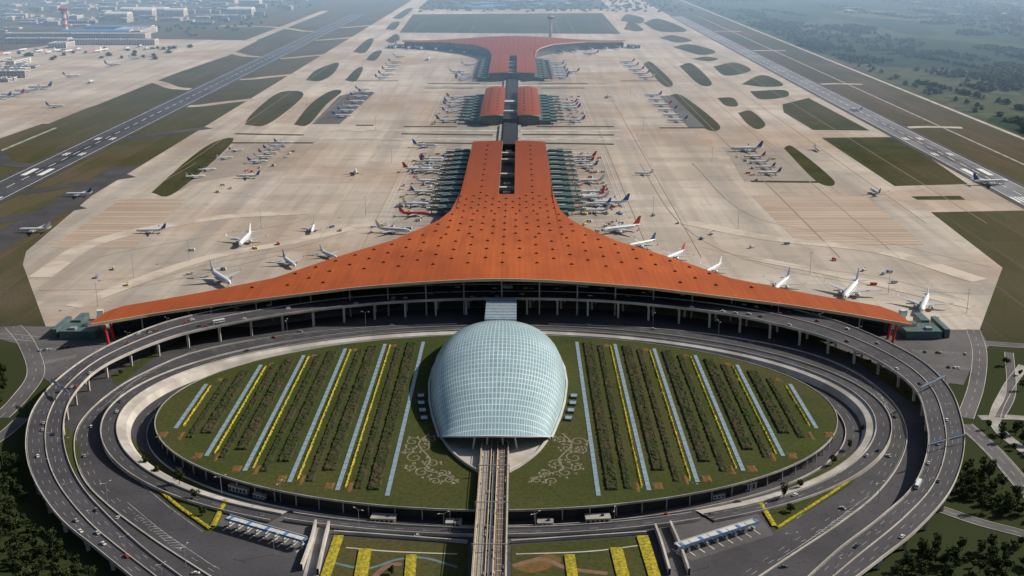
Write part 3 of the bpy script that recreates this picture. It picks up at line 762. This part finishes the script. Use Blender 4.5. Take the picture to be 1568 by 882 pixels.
wall([(512,818),(716,833)],.5,2.2,1.0,m_pale); wall([(783,833),(990,819)],.5,2.2,1.0,m_pale)
sheet("underpass_ramp",[(486,806),(503,808),(487,890),(462,890)],.66,m_conc)
sheet("underpass_ramp",[(1004,810),(1025,808),(1055,890),(1026,890)],.66,m_asph3)
sheet("plaza_paving",[(345,776),(480,800),(470,845),(345,806),(322,815)],.56,m_asph3); sheet("plaza_paving",[(1025,806),(1150,776),(1185,820),(1060,860),(1042,850)],.56,m_asph3)
def pavilion(px,py,w,d,h,rot=0,roof=m_ww):
    p=S(px,py); r=empty("service_pavilion",p); e=MB(); e.box(0,0,.4,w,d,h,0,rot,tx=.98,ty=.98); e.box(0,0,.4+h,w+.6,d+.6,.4,1,rot)
    c,s_=math.cos(rot),math.sin(rot)
    for k in range(int(w/3)):
        a=-w/2+1.5+k*3; bb=-d/2-.02; e.box(a*c-bb*s_,a*s_+bb*c,1.4,1.8,.12,h-1.8,2,rot)
    e.box(w*.2*c,w*.2*s_,.82+h,2,1.5,.9,2,rot)
    e.build("building",[m_pale,roof,m_dark],r)
for q in [(588,800,16,7,4,-.08),(370,752,16,8,4,-.45),(695,806,10,6,3.5,0),(835,806,10,6,3.5,0),(915,800,16,7,4,.08),(1138,748,16,9,5,.4),(1165,738,10,8,6,.4),(400,762,9,6,3,-.4),(1098,762,9,6,3,.3)]: pavilion(*q,roof=m_conc)
def toll(p0,p1,roof):
    a=S(*p0);b=S(*p1); c=(a+b)/2; d=b-a; L=d.length; rot=math.atan2(d.y,d.x); r=empty("toll_plaza",c); r.rotation_euler=(0,0,rot); e=MB()
    e.box(0,0,6.2,L,5,.6,0); e.box(0,2.7,6,L+1,.3,1.4,1); e.box(0,-2.7,6,L+1,.3,1.4,4)
    n=int(L/7)
    for k in range(n+1):
        X=-L/2+1+k*(L-2)/n
        e.box(X,0,.5,.5,.5,5.7,1); e.box(X,.2,.5,1.6,2.6,2.4,1); e.box(X,.2,1.5,1.7,2.0,1.0,2); e.box(X,0,.5,1.0,14,.2,3)
        e.box(X+2,0,6.82,2.4,3.4,.2,1 if k%2 else 4)
    e.build("canopy",[roof,m_ww,m_dark,m_pale,m_blue],r)
toll((350,806),(466,840),m_ww); toll((1037,850),(1155,812),m_ww)
# ---------------------------------------------------------------- landside surroundings
road("access_road",[(1476,650),(1520,690),(1568,745),(1640,830)],13,m_asph3,.2,lines=(0,),edge=1,kerb=True)
road("access_road",[(1440,780),(1500,800),(1568,818),(1680,850)],9,m_asph3,.21,lines=(0,),kerb=True)
road("access_road",[(1478,640),(1495,590),(1500,540),(1490,505)],12,m_asph3,.22,lines=(0,),kerb=True)
road("access_road",[(1490,525),(1568,530),(1700,540)],12,m_asph3,.23,lines=(0,),kerb=True)
road("access_road",[(1568,560),(1540,600),(1525,650),(1580,700)],8,m_conc,.24,kerb=True)
road("access_road",[(1500,640),(1560,640),(1640,650)],8,m_conc,.245,kerb=True)
road("access_road",[(0,640),(30,610),(55,570),(40,525),(20,500)],14,m_asph3,.2,lines=(0,),kerb=True)
road("access_road",[(-60,520),(0,515),(60,520)],12,m_asph3,.21,lines=(0,),kerb=True)
road("access_road",[(-80,720),(0,670),(35,640)],10,m_asph3,.22,kerb=True)
road("access_road",[(1545,540),(1548,600),(1530,640)],7,m_asph3,.26,kerb=True)
sheet("car_park",[(45,530),(110,522),(140,545),(75,585),(60,575)],.27,m_asph3); sheet("car_park",[(1385,530),(1500,535),(1475,590),(1440,585)],.28,m_asph3)
e=MB()
for (x0,y0,x1,y1,n) in [(60,537,118,530,16),(66,556,120,545,14),(1400,538,1495,543,22),(1425,560,1485,565,14)]:
    a=S(x0,y0);b=S(x1,y1)
    for k in range(n):
        c=a.lerp(b,k/n); e.box(c.x,c.y,.3,.25,9,.05,0,rot=.15)
e.build("parking_bay_markings",[m_worn])
# ---------------------------------------------------------------- trees
def tree_mesh(name,h,r,seed,mat):
    rnd=random.Random(seed); t=MB(); t.tube((0,0,0),(0,0,h*.45),.28,.16,7,0)
    for k in range(5):
        a=k*1.26+rnd.random(); t.tube((0,0,h*(.28+.05*k)),(r*.6*math.cos(a),r*.6*math.sin(a),h*(.55+.07*k)),.13,.05,5,0)
    cl=[(rnd.uniform(-.6,.6)*r,rnd.uniform(-.6,.6)*r,h*rnd.uniform(.45,.95),r*rnd.uniform(.3,.5)) for _ in range(11)]
    for (x,y,z,q) in cl:
        for _ in range(34):
            d=Vector((rnd.gauss(0,1),rnd.gauss(0,1),rnd.gauss(0,1))).normalized()*q*rnd.uniform(.5,1.08); c=Vector((x,y,z))+d
            u=Vector((rnd.gauss(0,1),rnd.gauss(0,1),rnd.gauss(0,.6))).normalized(); v=u.cross(Vector((rnd.gauss(0,1),rnd.gauss(0,1),rnd.gauss(0,1)))).normalized(); s_=rnd.uniform(.35,.7)
            t.face((c-u*s_,c+v*s_*.7,c+u*s_,c-v*s_*.7),1 if rnd.random()<.6 else 2)
    return t.mesh(name,[m_bark,mat,m_leafd])
TM=[tree_mesh("tree_mesh",h,r,i,m_leaf if i%2 else m_leafd) for i,(h,r) in enumerate([(8,3.2),(6.5,2.8),(10,3.6),(5,2.3)])]
def put_tree(px,py):
    o=bpy.data.objects.new("tree",random.choice(TM)); o.location=S(px,py)+Vector((0,0,.1)); s_=random.uniform(.7,1.25); o.scale=(s_,s_,s_*random.uniform(.85,1.15)); o.rotation_euler=(0,0,random.uniform(0,6.3)); link(o)
def inpoly(x,y,P):
    c=False;j=len(P)-1
    for i in range(len(P)):
        if (P[i][1]>y)!=(P[j][1]>y) and x<(P[j][0]-P[i][0])*(y-P[i][1])/(P[j][1]-P[i][1])+P[i][0]: c=not c
        j=i
    return c
def scatter(P,n,fn):
    xs=[p[0] for p in P];ys=[p[1] for p in P];k=0;g_=0
    while k<n and g_<n*40:
        g_+=1;x=random.uniform(min(xs),max(xs));y=random.uniform(min(ys),max(ys))
        if inpoly(x,y,P): fn(x,y);k+=1
scatter([(-40,780),(20,785),(60,815),(150,895),(-40,895)],120,put_tree)
scatter([(-40,690),(30,705),(40,780),(-40,790)],45,put_tree)
scatter([(1400,838),(1568,835),(1610,890),(1370,890)],70,put_tree)
scatter([(1482,700),(1530,730),(1590,800),(1500,785),(1468,770)],65,put_tree)
scatter([(1505,655),(1600,660),(1600,720),(1560,712)],28,put_tree)
scatter([(0,560),(15,575),(10,615),(-30,640),(-30,560)],22,put_tree)
for (a,b_) in ((1300,690),(1275,712),(1320,660),(1225,748),(1200,765),(240,725),(275,745),(225,712),(300,765),(310,790),(1210,785),(600,880),(1540,560),(1562,575),(1565,598)): put_tree(a,b_)
for a,b_ in ((1355,568),(1375,588),(1300,550),(1388,605),(200,560),(235,545),(1330,560),(185,575)): put_tree(a,b_)
wd=MB()
def clump(X,Y,r,h):
    i=len(wd.v); k=6
    for z,q in((h*.15,.85),(h*.6,1),(h,.45)):
        for a in range(k):
            t=2*math.pi*a/k+z; rr=r*q*random.uniform(.75,1.25); wd.v.append((X+rr*math.cos(t),Y+rr*math.sin(t),z*random.uniform(.85,1.15)))
    for l in range(2):
        for a in range(k): wd.f.append((i+l*k+a,i+l*k+(a+1)%k,i+l*k+k+(a+1)%k,i+l*k+k+a)); wd.m.append(random.choice((0,0,1)))
    wd.f.append(tuple(i+2*k+a for a in range(k))); wd.m.append(0)
for _ in range(11000):
    X=random.uniform(1000,3800); Y=random.uniform(1900,8500)
    nn=noise.noise(Vector((X*.0018,Y*.0008,1.5)))
    if nn>-.02 or X<1040: clump(X,Y,random.uniform(6,10),random.uniform(7,12))
for _ in range(75):   # plantation blocks and tree-lined field edges
    X0=random.uniform(1010,2600); Y0=random.uniform(1900,6000); wx=random.uniform(40,150); wy=random.uniform(80,320); line=random.random()<.4
    if line: wx=12; wy=random.uniform(250,600)
    for k in range(int(60 if not line else wy/11)):
        a=random.uniform(0,wx); b_=random.uniform(0,wy); clump(X0+a-.2*b_,Y0+b_+.2*a,random.uniform(6,9.5),random.uniform(8,12))
for _ in range(2500):
    X=-random.uniform(1100,4200); Y=random.uniform(3600,9000); 
    if noise.noise(Vector((X*.002,Y*.002,7)))>.1: clump(X,Y,random.uniform(7,13),random.uniform(6,11))
for _ in range(900):
    X=random.uniform(-500,900); Y=random.uniform(5900,8500); clump(X,Y,random.uniform(7,13),random.uniform(6,11))
wd.build("distant_woods",[m_leafd,m_leaf])
# ---------------------------------------------------------------- buildings far
def wallmat(i,c): return simple("building_wall_%d"%i,c,tuple(x*.85 for x in c),.05,.85)
WM=[wallmat(i,c) for i,c in enumerate([(.48,.45,.42),(.58,.55,.52),(.42,.40,.38),(.5,.40,.34)])]
RM=[m_ww,m_conc,m_blue,m_ww,simple("grey_roof",(.25,.26,.28),(.2,.21,.22),.03,.8),simple("redbrown_roof",(.25,.12,.08),(.2,.1,.07),.03,.8)]
def building(name,X,Y,w_,d,h,rot=0,wm=None,rm=None,gable=False):
    e=MB(); e.box(0,0,0,w_,d,h,0,top=1)
    fl=max(1,int(h/4))
    for k in range(fl):
        z=1.2+k*(h-1)/fl; zz=min(1.7,(h-1)/fl*.5)
        for s_ in(-1,1):
            n=max(2,int(w_/9))
            for j in range(n): e.box(-w_/2+(j+.5)*w_/n,s_*(d/2+.03),z,w_/n*.7,.15,zz,2)
            e.box(s_*(w_/2+.03),0,z,.15,d*.85,zz,2)
    if gable:
        n=6
        for k in range(n):
            a=math.pi*k/n;b_=math.pi*(k+1)/n; ya,yb=-math.cos(a)*d/2,-math.cos(b_)*d/2; za,zb=h+math.sin(a)*h*.35+.1,h+math.sin(b_)*h*.35+.1
            e.face([(-w_/2,ya,za),(w_/2,ya,za),(w_/2,yb,zb),(-w_/2,yb,zb)],1)
        for s_ in(-1,1): e.face([(s_*w_/2,-math.cos(math.pi*k/n)*d/2,h+math.sin(math.pi*k/n)*h*.35+.1) for k in range(n+1)],0)
    else:
        for s_ in(-1,1): e.box(0,s_*(d/2-.3),h,w_,.6,1,0); e.box(s_*(w_/2-.3),0,h,.6,d-1.3,1,0)
        for q in range(3): e.box(random.uniform(-.35,.35)*w_,random.uniform(-.2,.2)*d,h+.02*q,min(9,w_*.14),min(6,d*.2),2.5,3)
    o=e.build(name,[wm or random.choice(WM),rm or random.choice(RM),m_dark,m_ww]); o.location=(X,Y,0.05); o.rotation_euler=(0,0,rot); return o
for px,py,w_,d,h,nm in [(120,60,520,60,22,"old_terminal"),(175,68,300,45,18,"old_terminal"),(60,66,220,50,18,"old_terminal"),(205,52,120,220,20,"old_terminal"),(20,98,60,120,14,"old_terminal"),(95,72,60,90,16,"old_terminal")]:
    p=S(px,py); building(nm,p.x,p.y,w_,d,h,random.uniform(-.05,.05),WM[1],m_conc)
for px,py in [(185,48),(150,55)]: p=S(px,py); building("hangar",p.x,p.y,260,60,18,0,WM[1],m_blue,True)
for px,py,s_ in [(238,22,90),(205,22,80),(222,24,70),(345,6,100),(370,22,90),(385,8,80),(270,24,70),(182,30,80)]:
    p=S(px,py); building("hangar",p.x,p.y,s_*1.3,s_,26,0,WM[1],m_ww,True)
def farblock(x,y):
    p=S(x,y); 
    building("office_building",p.x,p.y,random.uniform(25,95),random.uniform(18,45),random.choice((6,8,10,12,18)),random.choice((0,0,.1,1.57)))
scatter([(0,20),(0,50),(60,45),(200,36),(330,38),(440,20),(470,2),(480,-8),(0,-8)],190,farblock)
scatter([(0,100),(40,92),(30,118),(0,125)],10,farblock)
scatter([(690,-6),(700,14),(890,14),(900,-6)],40,farblock)
for px,py in [(740,8),(765,4),(725,2),(850,4),(835,9),(755,12),(735,14)]: p=S(px,py); building("warehouse",p.x,p.y,130,70,12,0,WM[1],m_blue,True)
scatter([(1250,-8),(1300,20),(1568,40),(1568,-8)],45,farblock)
def control_tower(p,h,banded):
    r=empty("control_tower",p); e=MB(); n=6; q=1.6 if banded else 1
    for k in range(n): e.tube((0,0,h*.8*k/n),(0,0,h*.8*(k+1)/n),(7-2*k/n)*q,(7-2*(k+1)/n)*q,14,(k%2 if banded else 0),False)
    e.tube((0,0,h*.8),(0,0,h*.88),5*q,11*q,14,1 if banded else 2); e.tube((0,0,h*.88),(0,0,h*.95),11*q,12*q,14,3); e.tube((0,0,h*.95),(0,0,h),12*q,6*q,14,0 if not banded else 1); e.tube((0,0,h),(0,0,h*1.12),1.2,.6,6,1)
    e.build("tower",[m_ww if banded else m_conc,m_red,m_conc,m_dark],r)
control_tower(S(100,46),90,True); control_tower(S(843,62),88,False)
# ---------------------------------------------------------------- aircraft
def liv(c,nm): return simple(nm,c,tuple(x*.85 for x in c),.3,.35,spec=.5)
m_fus=liv((.78,.79,.80),"aircraft_white"); m_wing=liv((.50,.52,.54),"wing_grey"); m_eng=liv((.35,.36,.38),"engine_grey")
TAILS=[liv((.05,.10,.32),"tail_blue"),liv((.55,.04,.04),"tail_red"),liv((.75,.76,.78),"tail_white"),liv((.05,.25,.30),"tail_teal")]
def plane(tail,body=None):
    a=MB(); n=14
    prof=[(19,.15,3.3),(18.4,.75,3.35),(17.2,1.35,3.5),(15.5,1.8,3.65),(13,1.98,3.7),(0,2.0,3.7),(-8,1.98,3.75),(-12,1.65,4.05),(-15.5,1.05,4.5),(-18.2,.45,4.9),(-19,.15,5)]
    for (x,r,z) in prof:
        for k in range(n): t=2*math.pi*k/n; a.v.append((x,r*math.cos(t),z+r*math.sin(t)))
    for i in range(len(prof)-1):
        for k in range(n):
            z_=math.sin(2*math.pi*(k+.5)/n)
            mi=0
            if i==1 and .2<z_<.85: mi=4
            if i>=7 and body: mi=2
            a.f.append((i*n+k,i*n+n+k,i*n+n+(k+1)%n,i*n+(k+1)%n)); a.m.append(mi)
    a.f.append(tuple(range(n))); a.m.append(0); a.f.append(tuple(reversed(range(len(a.v)-n,len(a.v))))); a.m.append(0)
    for s_ in(-1,1): a.box(1,s_*1.93,4.15,24,.12,.35,4)
    def surf(pts,th,mi,vert=False):
        th2=[th,th,th*.3,th*.3]
        if vert: U=[Vector((p[0],t/2,p[2])) for p,t in zip(pts,th2)];D=[Vector((p[0],-t/2,p[2])) for p,t in zip(pts,th2)]
        else: U=[Vector((p[0],p[1],p[2]+t/2)) for p,t in zip(pts,th2)];D=[Vector((p[0],p[1],p[2]-t/2)) for p,t in zip(pts,th2)]
        a.face(U,mi);a.face(D[::-1],mi)
        for k in range(4): a.face((U[k],D[k],D[(k+1)%4],U[(k+1)%4]),mi)
    for s_ in(-1,1):
        surf([(5,s_*1.6,2.8),(-3.2,s_*1.6,2.8),(-3.4,s_*6.5,3.2),(.9,s_*6.5,3.2)],.6,1)
        surf([(.9,s_*6.5,3.2),(-3.4,s_*6.5,3.2),(-6.2,s_*17.5,4.1),(-4.7,s_*17.5,4.1)],.35,1)
        surf([(-4.9,s_*17.4,4.1),(-6.3,s_*17.4,4.1),(-7.0,s_*18,6.2),(-6.3,s_*18,6.2)],.2,2)
        surf([(-14.2,s_*.8,5.0),(-17.6,s_*.7,5.0),(-18.9,s_*6.6,5.5),(-17.5,s_*6.6,5.5)],.3,1)
        a.tube((5.2,s_*5.4,1.9),(3.2,s_*5.4,1.9),1.05,1.15,12,3); a.tube((3.2,s_*5.4,1.9),(.6,s_*5.4,1.95),1.15,.65,12,0)
        a.tube((-1.2,s_*3,0.5),(-1.2,s_*3,2.6),.18,.18,5,3); a.tube((-1.2,s_*2.6,.5),(-1.2,s_*3.4,.5),.5,.5,8,4)
    surf([(-11.6,0,5.4),(-17.8,0,5.3),(-19.6,0,12.2),(-17.4,0,12.2)],.4,2,True)
    a.tube((14,0,.4),(14,0,2.2),.15,.15,5,3); a.tube((14,-.25,.4),(14,.25,.4),.38,.38,8,4)
    return a.mesh("airliner_mesh",[body or m_fus,m_wing,tail,m_eng,m_dark])
PM=[plane(t) for t in TAILS]; PM.append(plane(TAILS[1],body=liv((.6,.10,.08),"aircraft_red")))
def put(x,y,hd,s_=1,l=None,world=False):
    o=bpy.data.objects.new("airliner",PM[l if l is not None else random.choice((0,0,1,2,3))]); p=Vector((x,y,0)) if world else S(x,y)
    o.location=(p.x,p.y,.4); o.scale=(s_,s_,s_); o.rotation_euler=(0,0,math.radians(hd)); link(o)
for q in [(232,357,185,1,0),(376,372,268,1.5,2),(479,354,275,1,0),(338,432,-55,1.55,2),(443,406,-60,1.15,0),(503,394,-50,1,2),
          (602,357,-15,1.25,2),(634,331,0,1.1,4),(640,263,2,1.3,1),(545,266,100,1,0),(663,247,0,1.1,1),(651,226,-5,1.2,0),(380,273,180,1,0),
          (300,273,20,.8,2),(318,262,20,.75,0),(345,244,20,.75,2),(362,232,20,.7,0),(395,250,10,.9,0),(404,243,10,.9,2),(411,237,10,.9,1),(418,231,5,.9,0),(425,226,5,.9,2),(434,221,5,.9,3),(120,301,182,1.05,0),(53,356,184,1.1,2),
          (562,144,0,1.1,0),(550,150,0,1.1,0),(545,158,5,1.1,1),(538,165,5,1,2),(530,172,5,1,0),(524,180,5,1.1,0),(556,139,5,1,3),
          (606,97,0,1.2,0),(602,103,0,1.2,2),(597,109,5,1.2,1),(592,116,5,1.2,0),(612,88,5,1.1,2),(586,121,5,1.1,0),(648,75,20,1.6,0),(618,72,10,1.6,2),(657,92,90,1.3,0),(700,112,0,1.2,2),
          (950,356,205,1.55,1),(982,378,215,1.2,0),(1033,396,232,1.2,1),(1092,416,235,1.1,2),(1197,440,240,1.35,0),(1302,452,242,1.75,0),(1415,472,245,1.55,2),
          (935,315,182,1.4,0),(904,304,190,1.1,1),(986,268,175,.8,2),(1143,232,182,1.5,0),(1155,243,180,1,1),(1178,268,180,1,0),(1163,251,180,.9,2),(1171,259,180,.9,0),
          (1340,297,95,1,0),(1516,283,5,1.5,0),(1251,231,272,.9,0),(932,149,90,1,2),(1000,148,180,1.1,0),(1007,155,180,1.1,2),(1014,163,180,1.1,1),(1022,171,180,1.1,0),(1029,179,180,1.1,2),(1037,187,180,1.1,0),
          (960,97,180,1.2,0),(966,103,180,1.2,1),(974,109,180,1.2,0),(982,115,180,1.2,0),(990,121,180,1.2,2),(905,84,170,1.3,0),(875,112,180,1.2,1),(1310,170,140,.8,0),
          (62,137,180,1.6,0),(42,142,185,1.6,2),(20,148,180,1.5,1),(0,152,180,1.5,0),(173,101,0,1.3,0),(208,91,0,1.2,2),(110,118,20,1.2,1),(85,165,0,1.1,0),(140,127,100,1.1,2)]: put(*q)
for (x,y) in [(35,78),(60,80),(90,79),(120,77),(160,78),(195,76),(215,72),(240,66),(150,80),(10,84),(225,76),(75,82),(105,80)]: put(x,y,random.choice((80,95,100)),1.3)
for s_ in(-1,1):
    for j in range(12):
        if random.random()<(.75 if s_>0 else .55): put(s_*(126+random.uniform(-2,4)),1562+j*40,(0 if s_<0 else 180)+random.uniform(-4,4),random.choice((1,1,1.15)),random.choice((0,1,2,2,0)),world=True)
    for j in range(9):
        if random.random()<.6: put(s_*(130),2370+j*44,0 if s_<0 else 180,random.choice((1,1.2)),world=True)
    for j in range(11):
        if random.random()<.55: put(s_*(130),5071-1990+j*40,0 if s_<0 else 180,random.choice((1,1.2)),world=True)
# ---------------------------------------------------------------- road vehicles, lamps
def carmesh(col,nm,kind=0):
    a=MB()
    if kind==0:
        a.box(0,0,.35,4.5,1.8,.55,0,tx=.97,ty=.96); a.box(-.2,0,.91,2.6,1.6,.55,1,tx=.7,ty=.88); a.box(-.2,0,1.465,1.8,1.38,.05,0)
        for x in(-1.4,1.4):
            for y in(-.83,.83): a.tube((x,y-.1,.33),(x,y+.1,.33),.33,.33,8,2)
    else:
        a.box(0,0,.4,11,2.5,1.0,0); a.box(0,0,1.4,10.9,2.46,.9,1); a.box(0,0,2.3,11,2.5,.6,0,tx=.98,ty=.94)
        for x in(-3.6,3.4):
            for y in(-1.18,1.18): a.tube((x,y-.12,.45),(x,y+.12,.45),.45,.45,8,2)
    return a.mesh(nm,[liv(col,nm+"_paint"),m_dark,m_dark])
CM=[carmesh(c,"car_mesh") for c in((.75,.75,.75),(.75,.75,.75),(.05,.05,.06),(.4,.41,.43),(.30,.04,.03),(.5,.5,.5),(.12,.13,.15))]
BM=[carmesh((.7,.72,.75),"bus_mesh",1)]
def car(p,ang,bus=False,sc_=1.05):
    o=bpy.data.objects.new("bus" if bus else "car",random.choice(BM if bus else CM)); o.location=p; o.rotation_euler=(0,0,ang); o.scale=(sc_,)*3; link(o)
for _ in range(55):
    i=random.randrange(25,NA-26); t=random.choice((.12,.27,.42,.58,.73,.88)); p=A[i].lerp(Bv[i],t); d=A[i+1]-A[i]; car(p+Vector((0,0,.06)),math.atan2(d.y,d.x)+(0 if t>.5 else math.pi),random.random()<.04)
for _ in range(50):
    i=random.randrange(90,NA-90); p=A[i].lerp(Bv[i],random.choice((.1,.2,.3,.8,.9))); d=A[i+1]-A[i]; car(p+Vector((0,0,.06)),math.atan2(d.y,d.x),random.random()<.1)
for _ in range(9):
    i=random.randrange(3,196); p=RO[i].lerp(RI[i],random.choice((.3,.7))); d=RO[i+1]-RO[i]; car(p+Vector((0,0,.06)),math.atan2(d.y,d.x))
for px in [(130,700),(140,655),(180,795),(300,880),(165,640),(1370,640),(1360,700),(1290,780),(1200,870),(400,790),(388,782),(1090,790),(1130,770),(1020,790),(520,800),(640,822),(460,509),(600,499),(1000,505),(900,499),(420,518),(1150,525)]:
    car(S(*px)+Vector((0,0,.56)),random.uniform(-.5,.5)+(1.9 if px[0]<250 or px[0]>1200 else 0))
for (x0,y0,x1,y1,n,a_) in [(60,538,118,531,16,1.7),(1400,539,1495,544,20,1.5),(1425,561,1485,566,12,1.5)]:
    for k in range(n):
        if random.random()<.35: p=S(x0,y0).lerp(S(x1,y1),(k+.5)/n); car(p+Vector((0,0,.3)),a_)
lm=MB(); lm.tube((0,0,0),(0,0,11),.16,.09,6,0); 
for s_ in(-1,1): lm.tube((0,0,10.8),(s_*2.4,0,11.5),.07,.06,5,0); lm.box(s_*2.7,0,11.4,1.1,.4,.18,1)
LMm=lm.mesh("street_lamp_mesh",[m_steel,m_ww])
def lamp(p,a=0,s_=1):
    o=bpy.data.objects.new("street_lamp",LMm); o.location=p; o.rotation_euler=(0,0,a); o.scale=(s_,s_,s_); link(o)
for i in range(20,NA-20,7):
    d=A[i+1]-A[i]; lamp(A[i].lerp(Bv[i],.5)+Vector((0,0,.8)),math.atan2(d.y,d.x)+math.pi/2)
for px in [(165,770),(285,870),(100,700),(430,770),(550,812),(680,818),(820,818),(940,812),(1060,770),(1210,850),(1345,770),(340,760),(1165,800),(420,850),(1085,870),(1000,500),(560,500),(440,513),(1100,515)]: lamp(S(*px)+Vector((0,0,.5)),random.uniform(0,3),1.3)
def gantry(i):
    a,b_=A[i],Bv[i]; c=(a+b_)/2; r=empty("overhead_road_sign",c); d=b_-a; r.rotation_euler=(0,0,math.atan2(d.y,d.x)); L=d.length; e=MB()
    for s_ in(-1,1): e.tube((s_*L/2*.96,0,0),(s_*L/2*.96,0,7.5),.3,.25,8,0)
    e.box(0,0,7.0,L*.96,.5,.6,0)
    for s_ in(-.5,.5): e.box(s_*L*.5,-.4,5.6,L*.3,.2,3,1); e.box(s_*L*.5,-.55,6.4,L*.2,.1,.5,2); e.box(s_*L*.5,-.55,7.4,L*.14,.1,.4,2)
    e.build("gantry",[m_steel,m_blue,m_white],r)
for i in (72,228,246): gantry(i)
mm=MB(); mm.tube((0,0,0),(0,0,26),.3,.18,7,0); 
for k in range(6): a=k*math.pi/3; mm.box(1.4*math.cos(a),1.4*math.sin(a),25.5,.9,.6,.5,1,rot=a)
mm.tube((0,0,25.4),(0,0,25.8),1.3,1.3,10,0); MMm=mm.mesh("floodlight_mast_mesh",[m_steel,m_ww])
for px in [(205,425),(290,400),(400,350),(560,330),(600,250),(1000,330),(1130,350),(1240,420),(1360,450),(470,170),(1090,250),(575,200),(985,200),(585,150),(965,150),(150,470),(1480,480)]:
    o=bpy.data.objects.new("floodlight_mast",MMm); o.location=S(*px); link(o)
sv=MB(); sv.box(0,0,.5,6,2.3,1.6,0); sv.box(2.62,0,.52,1.6,2.2,2.2,1,tx=.7); 
for x in(-2,2.2):
    for y in(-1.02,1.02): sv.tube((x,y-.15,.5),(x,y+.15,.5),.5,.5,8,2)
SVm=[sv.mesh("truck_mesh",[m,m_ww,m_dark]) for m in(m_ww,m_ww,m_steel,m_yellow,m_blue,m_red)]
def truck(x,y,world=False):
    o=bpy.data.objects.new("service_truck",random.choice(SVm)); p=Vector((x,y,0)) if world else S(x,y); o.location=(p.x,p.y,.5); o.rotation_euler=(0,0,random.uniform(0,6.3)); o.scale=(1.15,)*3; link(o)
scatter([(340,265),(450,218),(470,260),(330,300)],14,truck); scatter([(1110,230),(1200,228),(1240,276),(1145,276)],12,truck)
scatter([(120,400),(500,330),(640,300),(640,340),(400,400),(150,460)],12,truck); scatter([(950,320),(1400,400),(1450,460),(1100,390)],12,truck)
for s_ in(-1,1):
    for _ in range(60): truck(s_*random.uniform(98,162),random.uniform(1450,2020),True)
    for _ in range(18): 
        X=random.uniform(150,360); truck(s_*X,interp(X,RE)+random.uniform(25,60),True)
    for _ in range(26): truck(s_*random.uniform(98,160),random.uniform(2340,2760),True)
# ---------------------------------------------------------------- haze over the far airfield
hz=bpy.data.materials.new("haze"); hz.use_nodes=True; t=hz.node_tree
t.nodes.remove(t.nodes["Principled BSDF"]); vs=t.nodes.new("ShaderNodeVolumeScatter"); vs.inputs["Color"].default_value=(.6,.8,1,1); vs.inputs["Density"].default_value=.00012; vs.inputs["Anisotropy"].default_value=.1
em=t.nodes.new("ShaderNodeEmission"); em.inputs[0].default_value=(.32,.60,1,1); em.inputs[1].default_value=.00012*.42  # blue glow added to the volume, standing in for multiple scattering
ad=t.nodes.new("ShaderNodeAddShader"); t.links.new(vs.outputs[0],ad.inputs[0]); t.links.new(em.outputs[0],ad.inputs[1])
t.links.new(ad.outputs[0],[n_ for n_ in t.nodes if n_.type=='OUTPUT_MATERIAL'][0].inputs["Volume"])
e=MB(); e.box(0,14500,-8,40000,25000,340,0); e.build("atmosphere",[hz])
print("OBJ",len(bpy.data.objects))
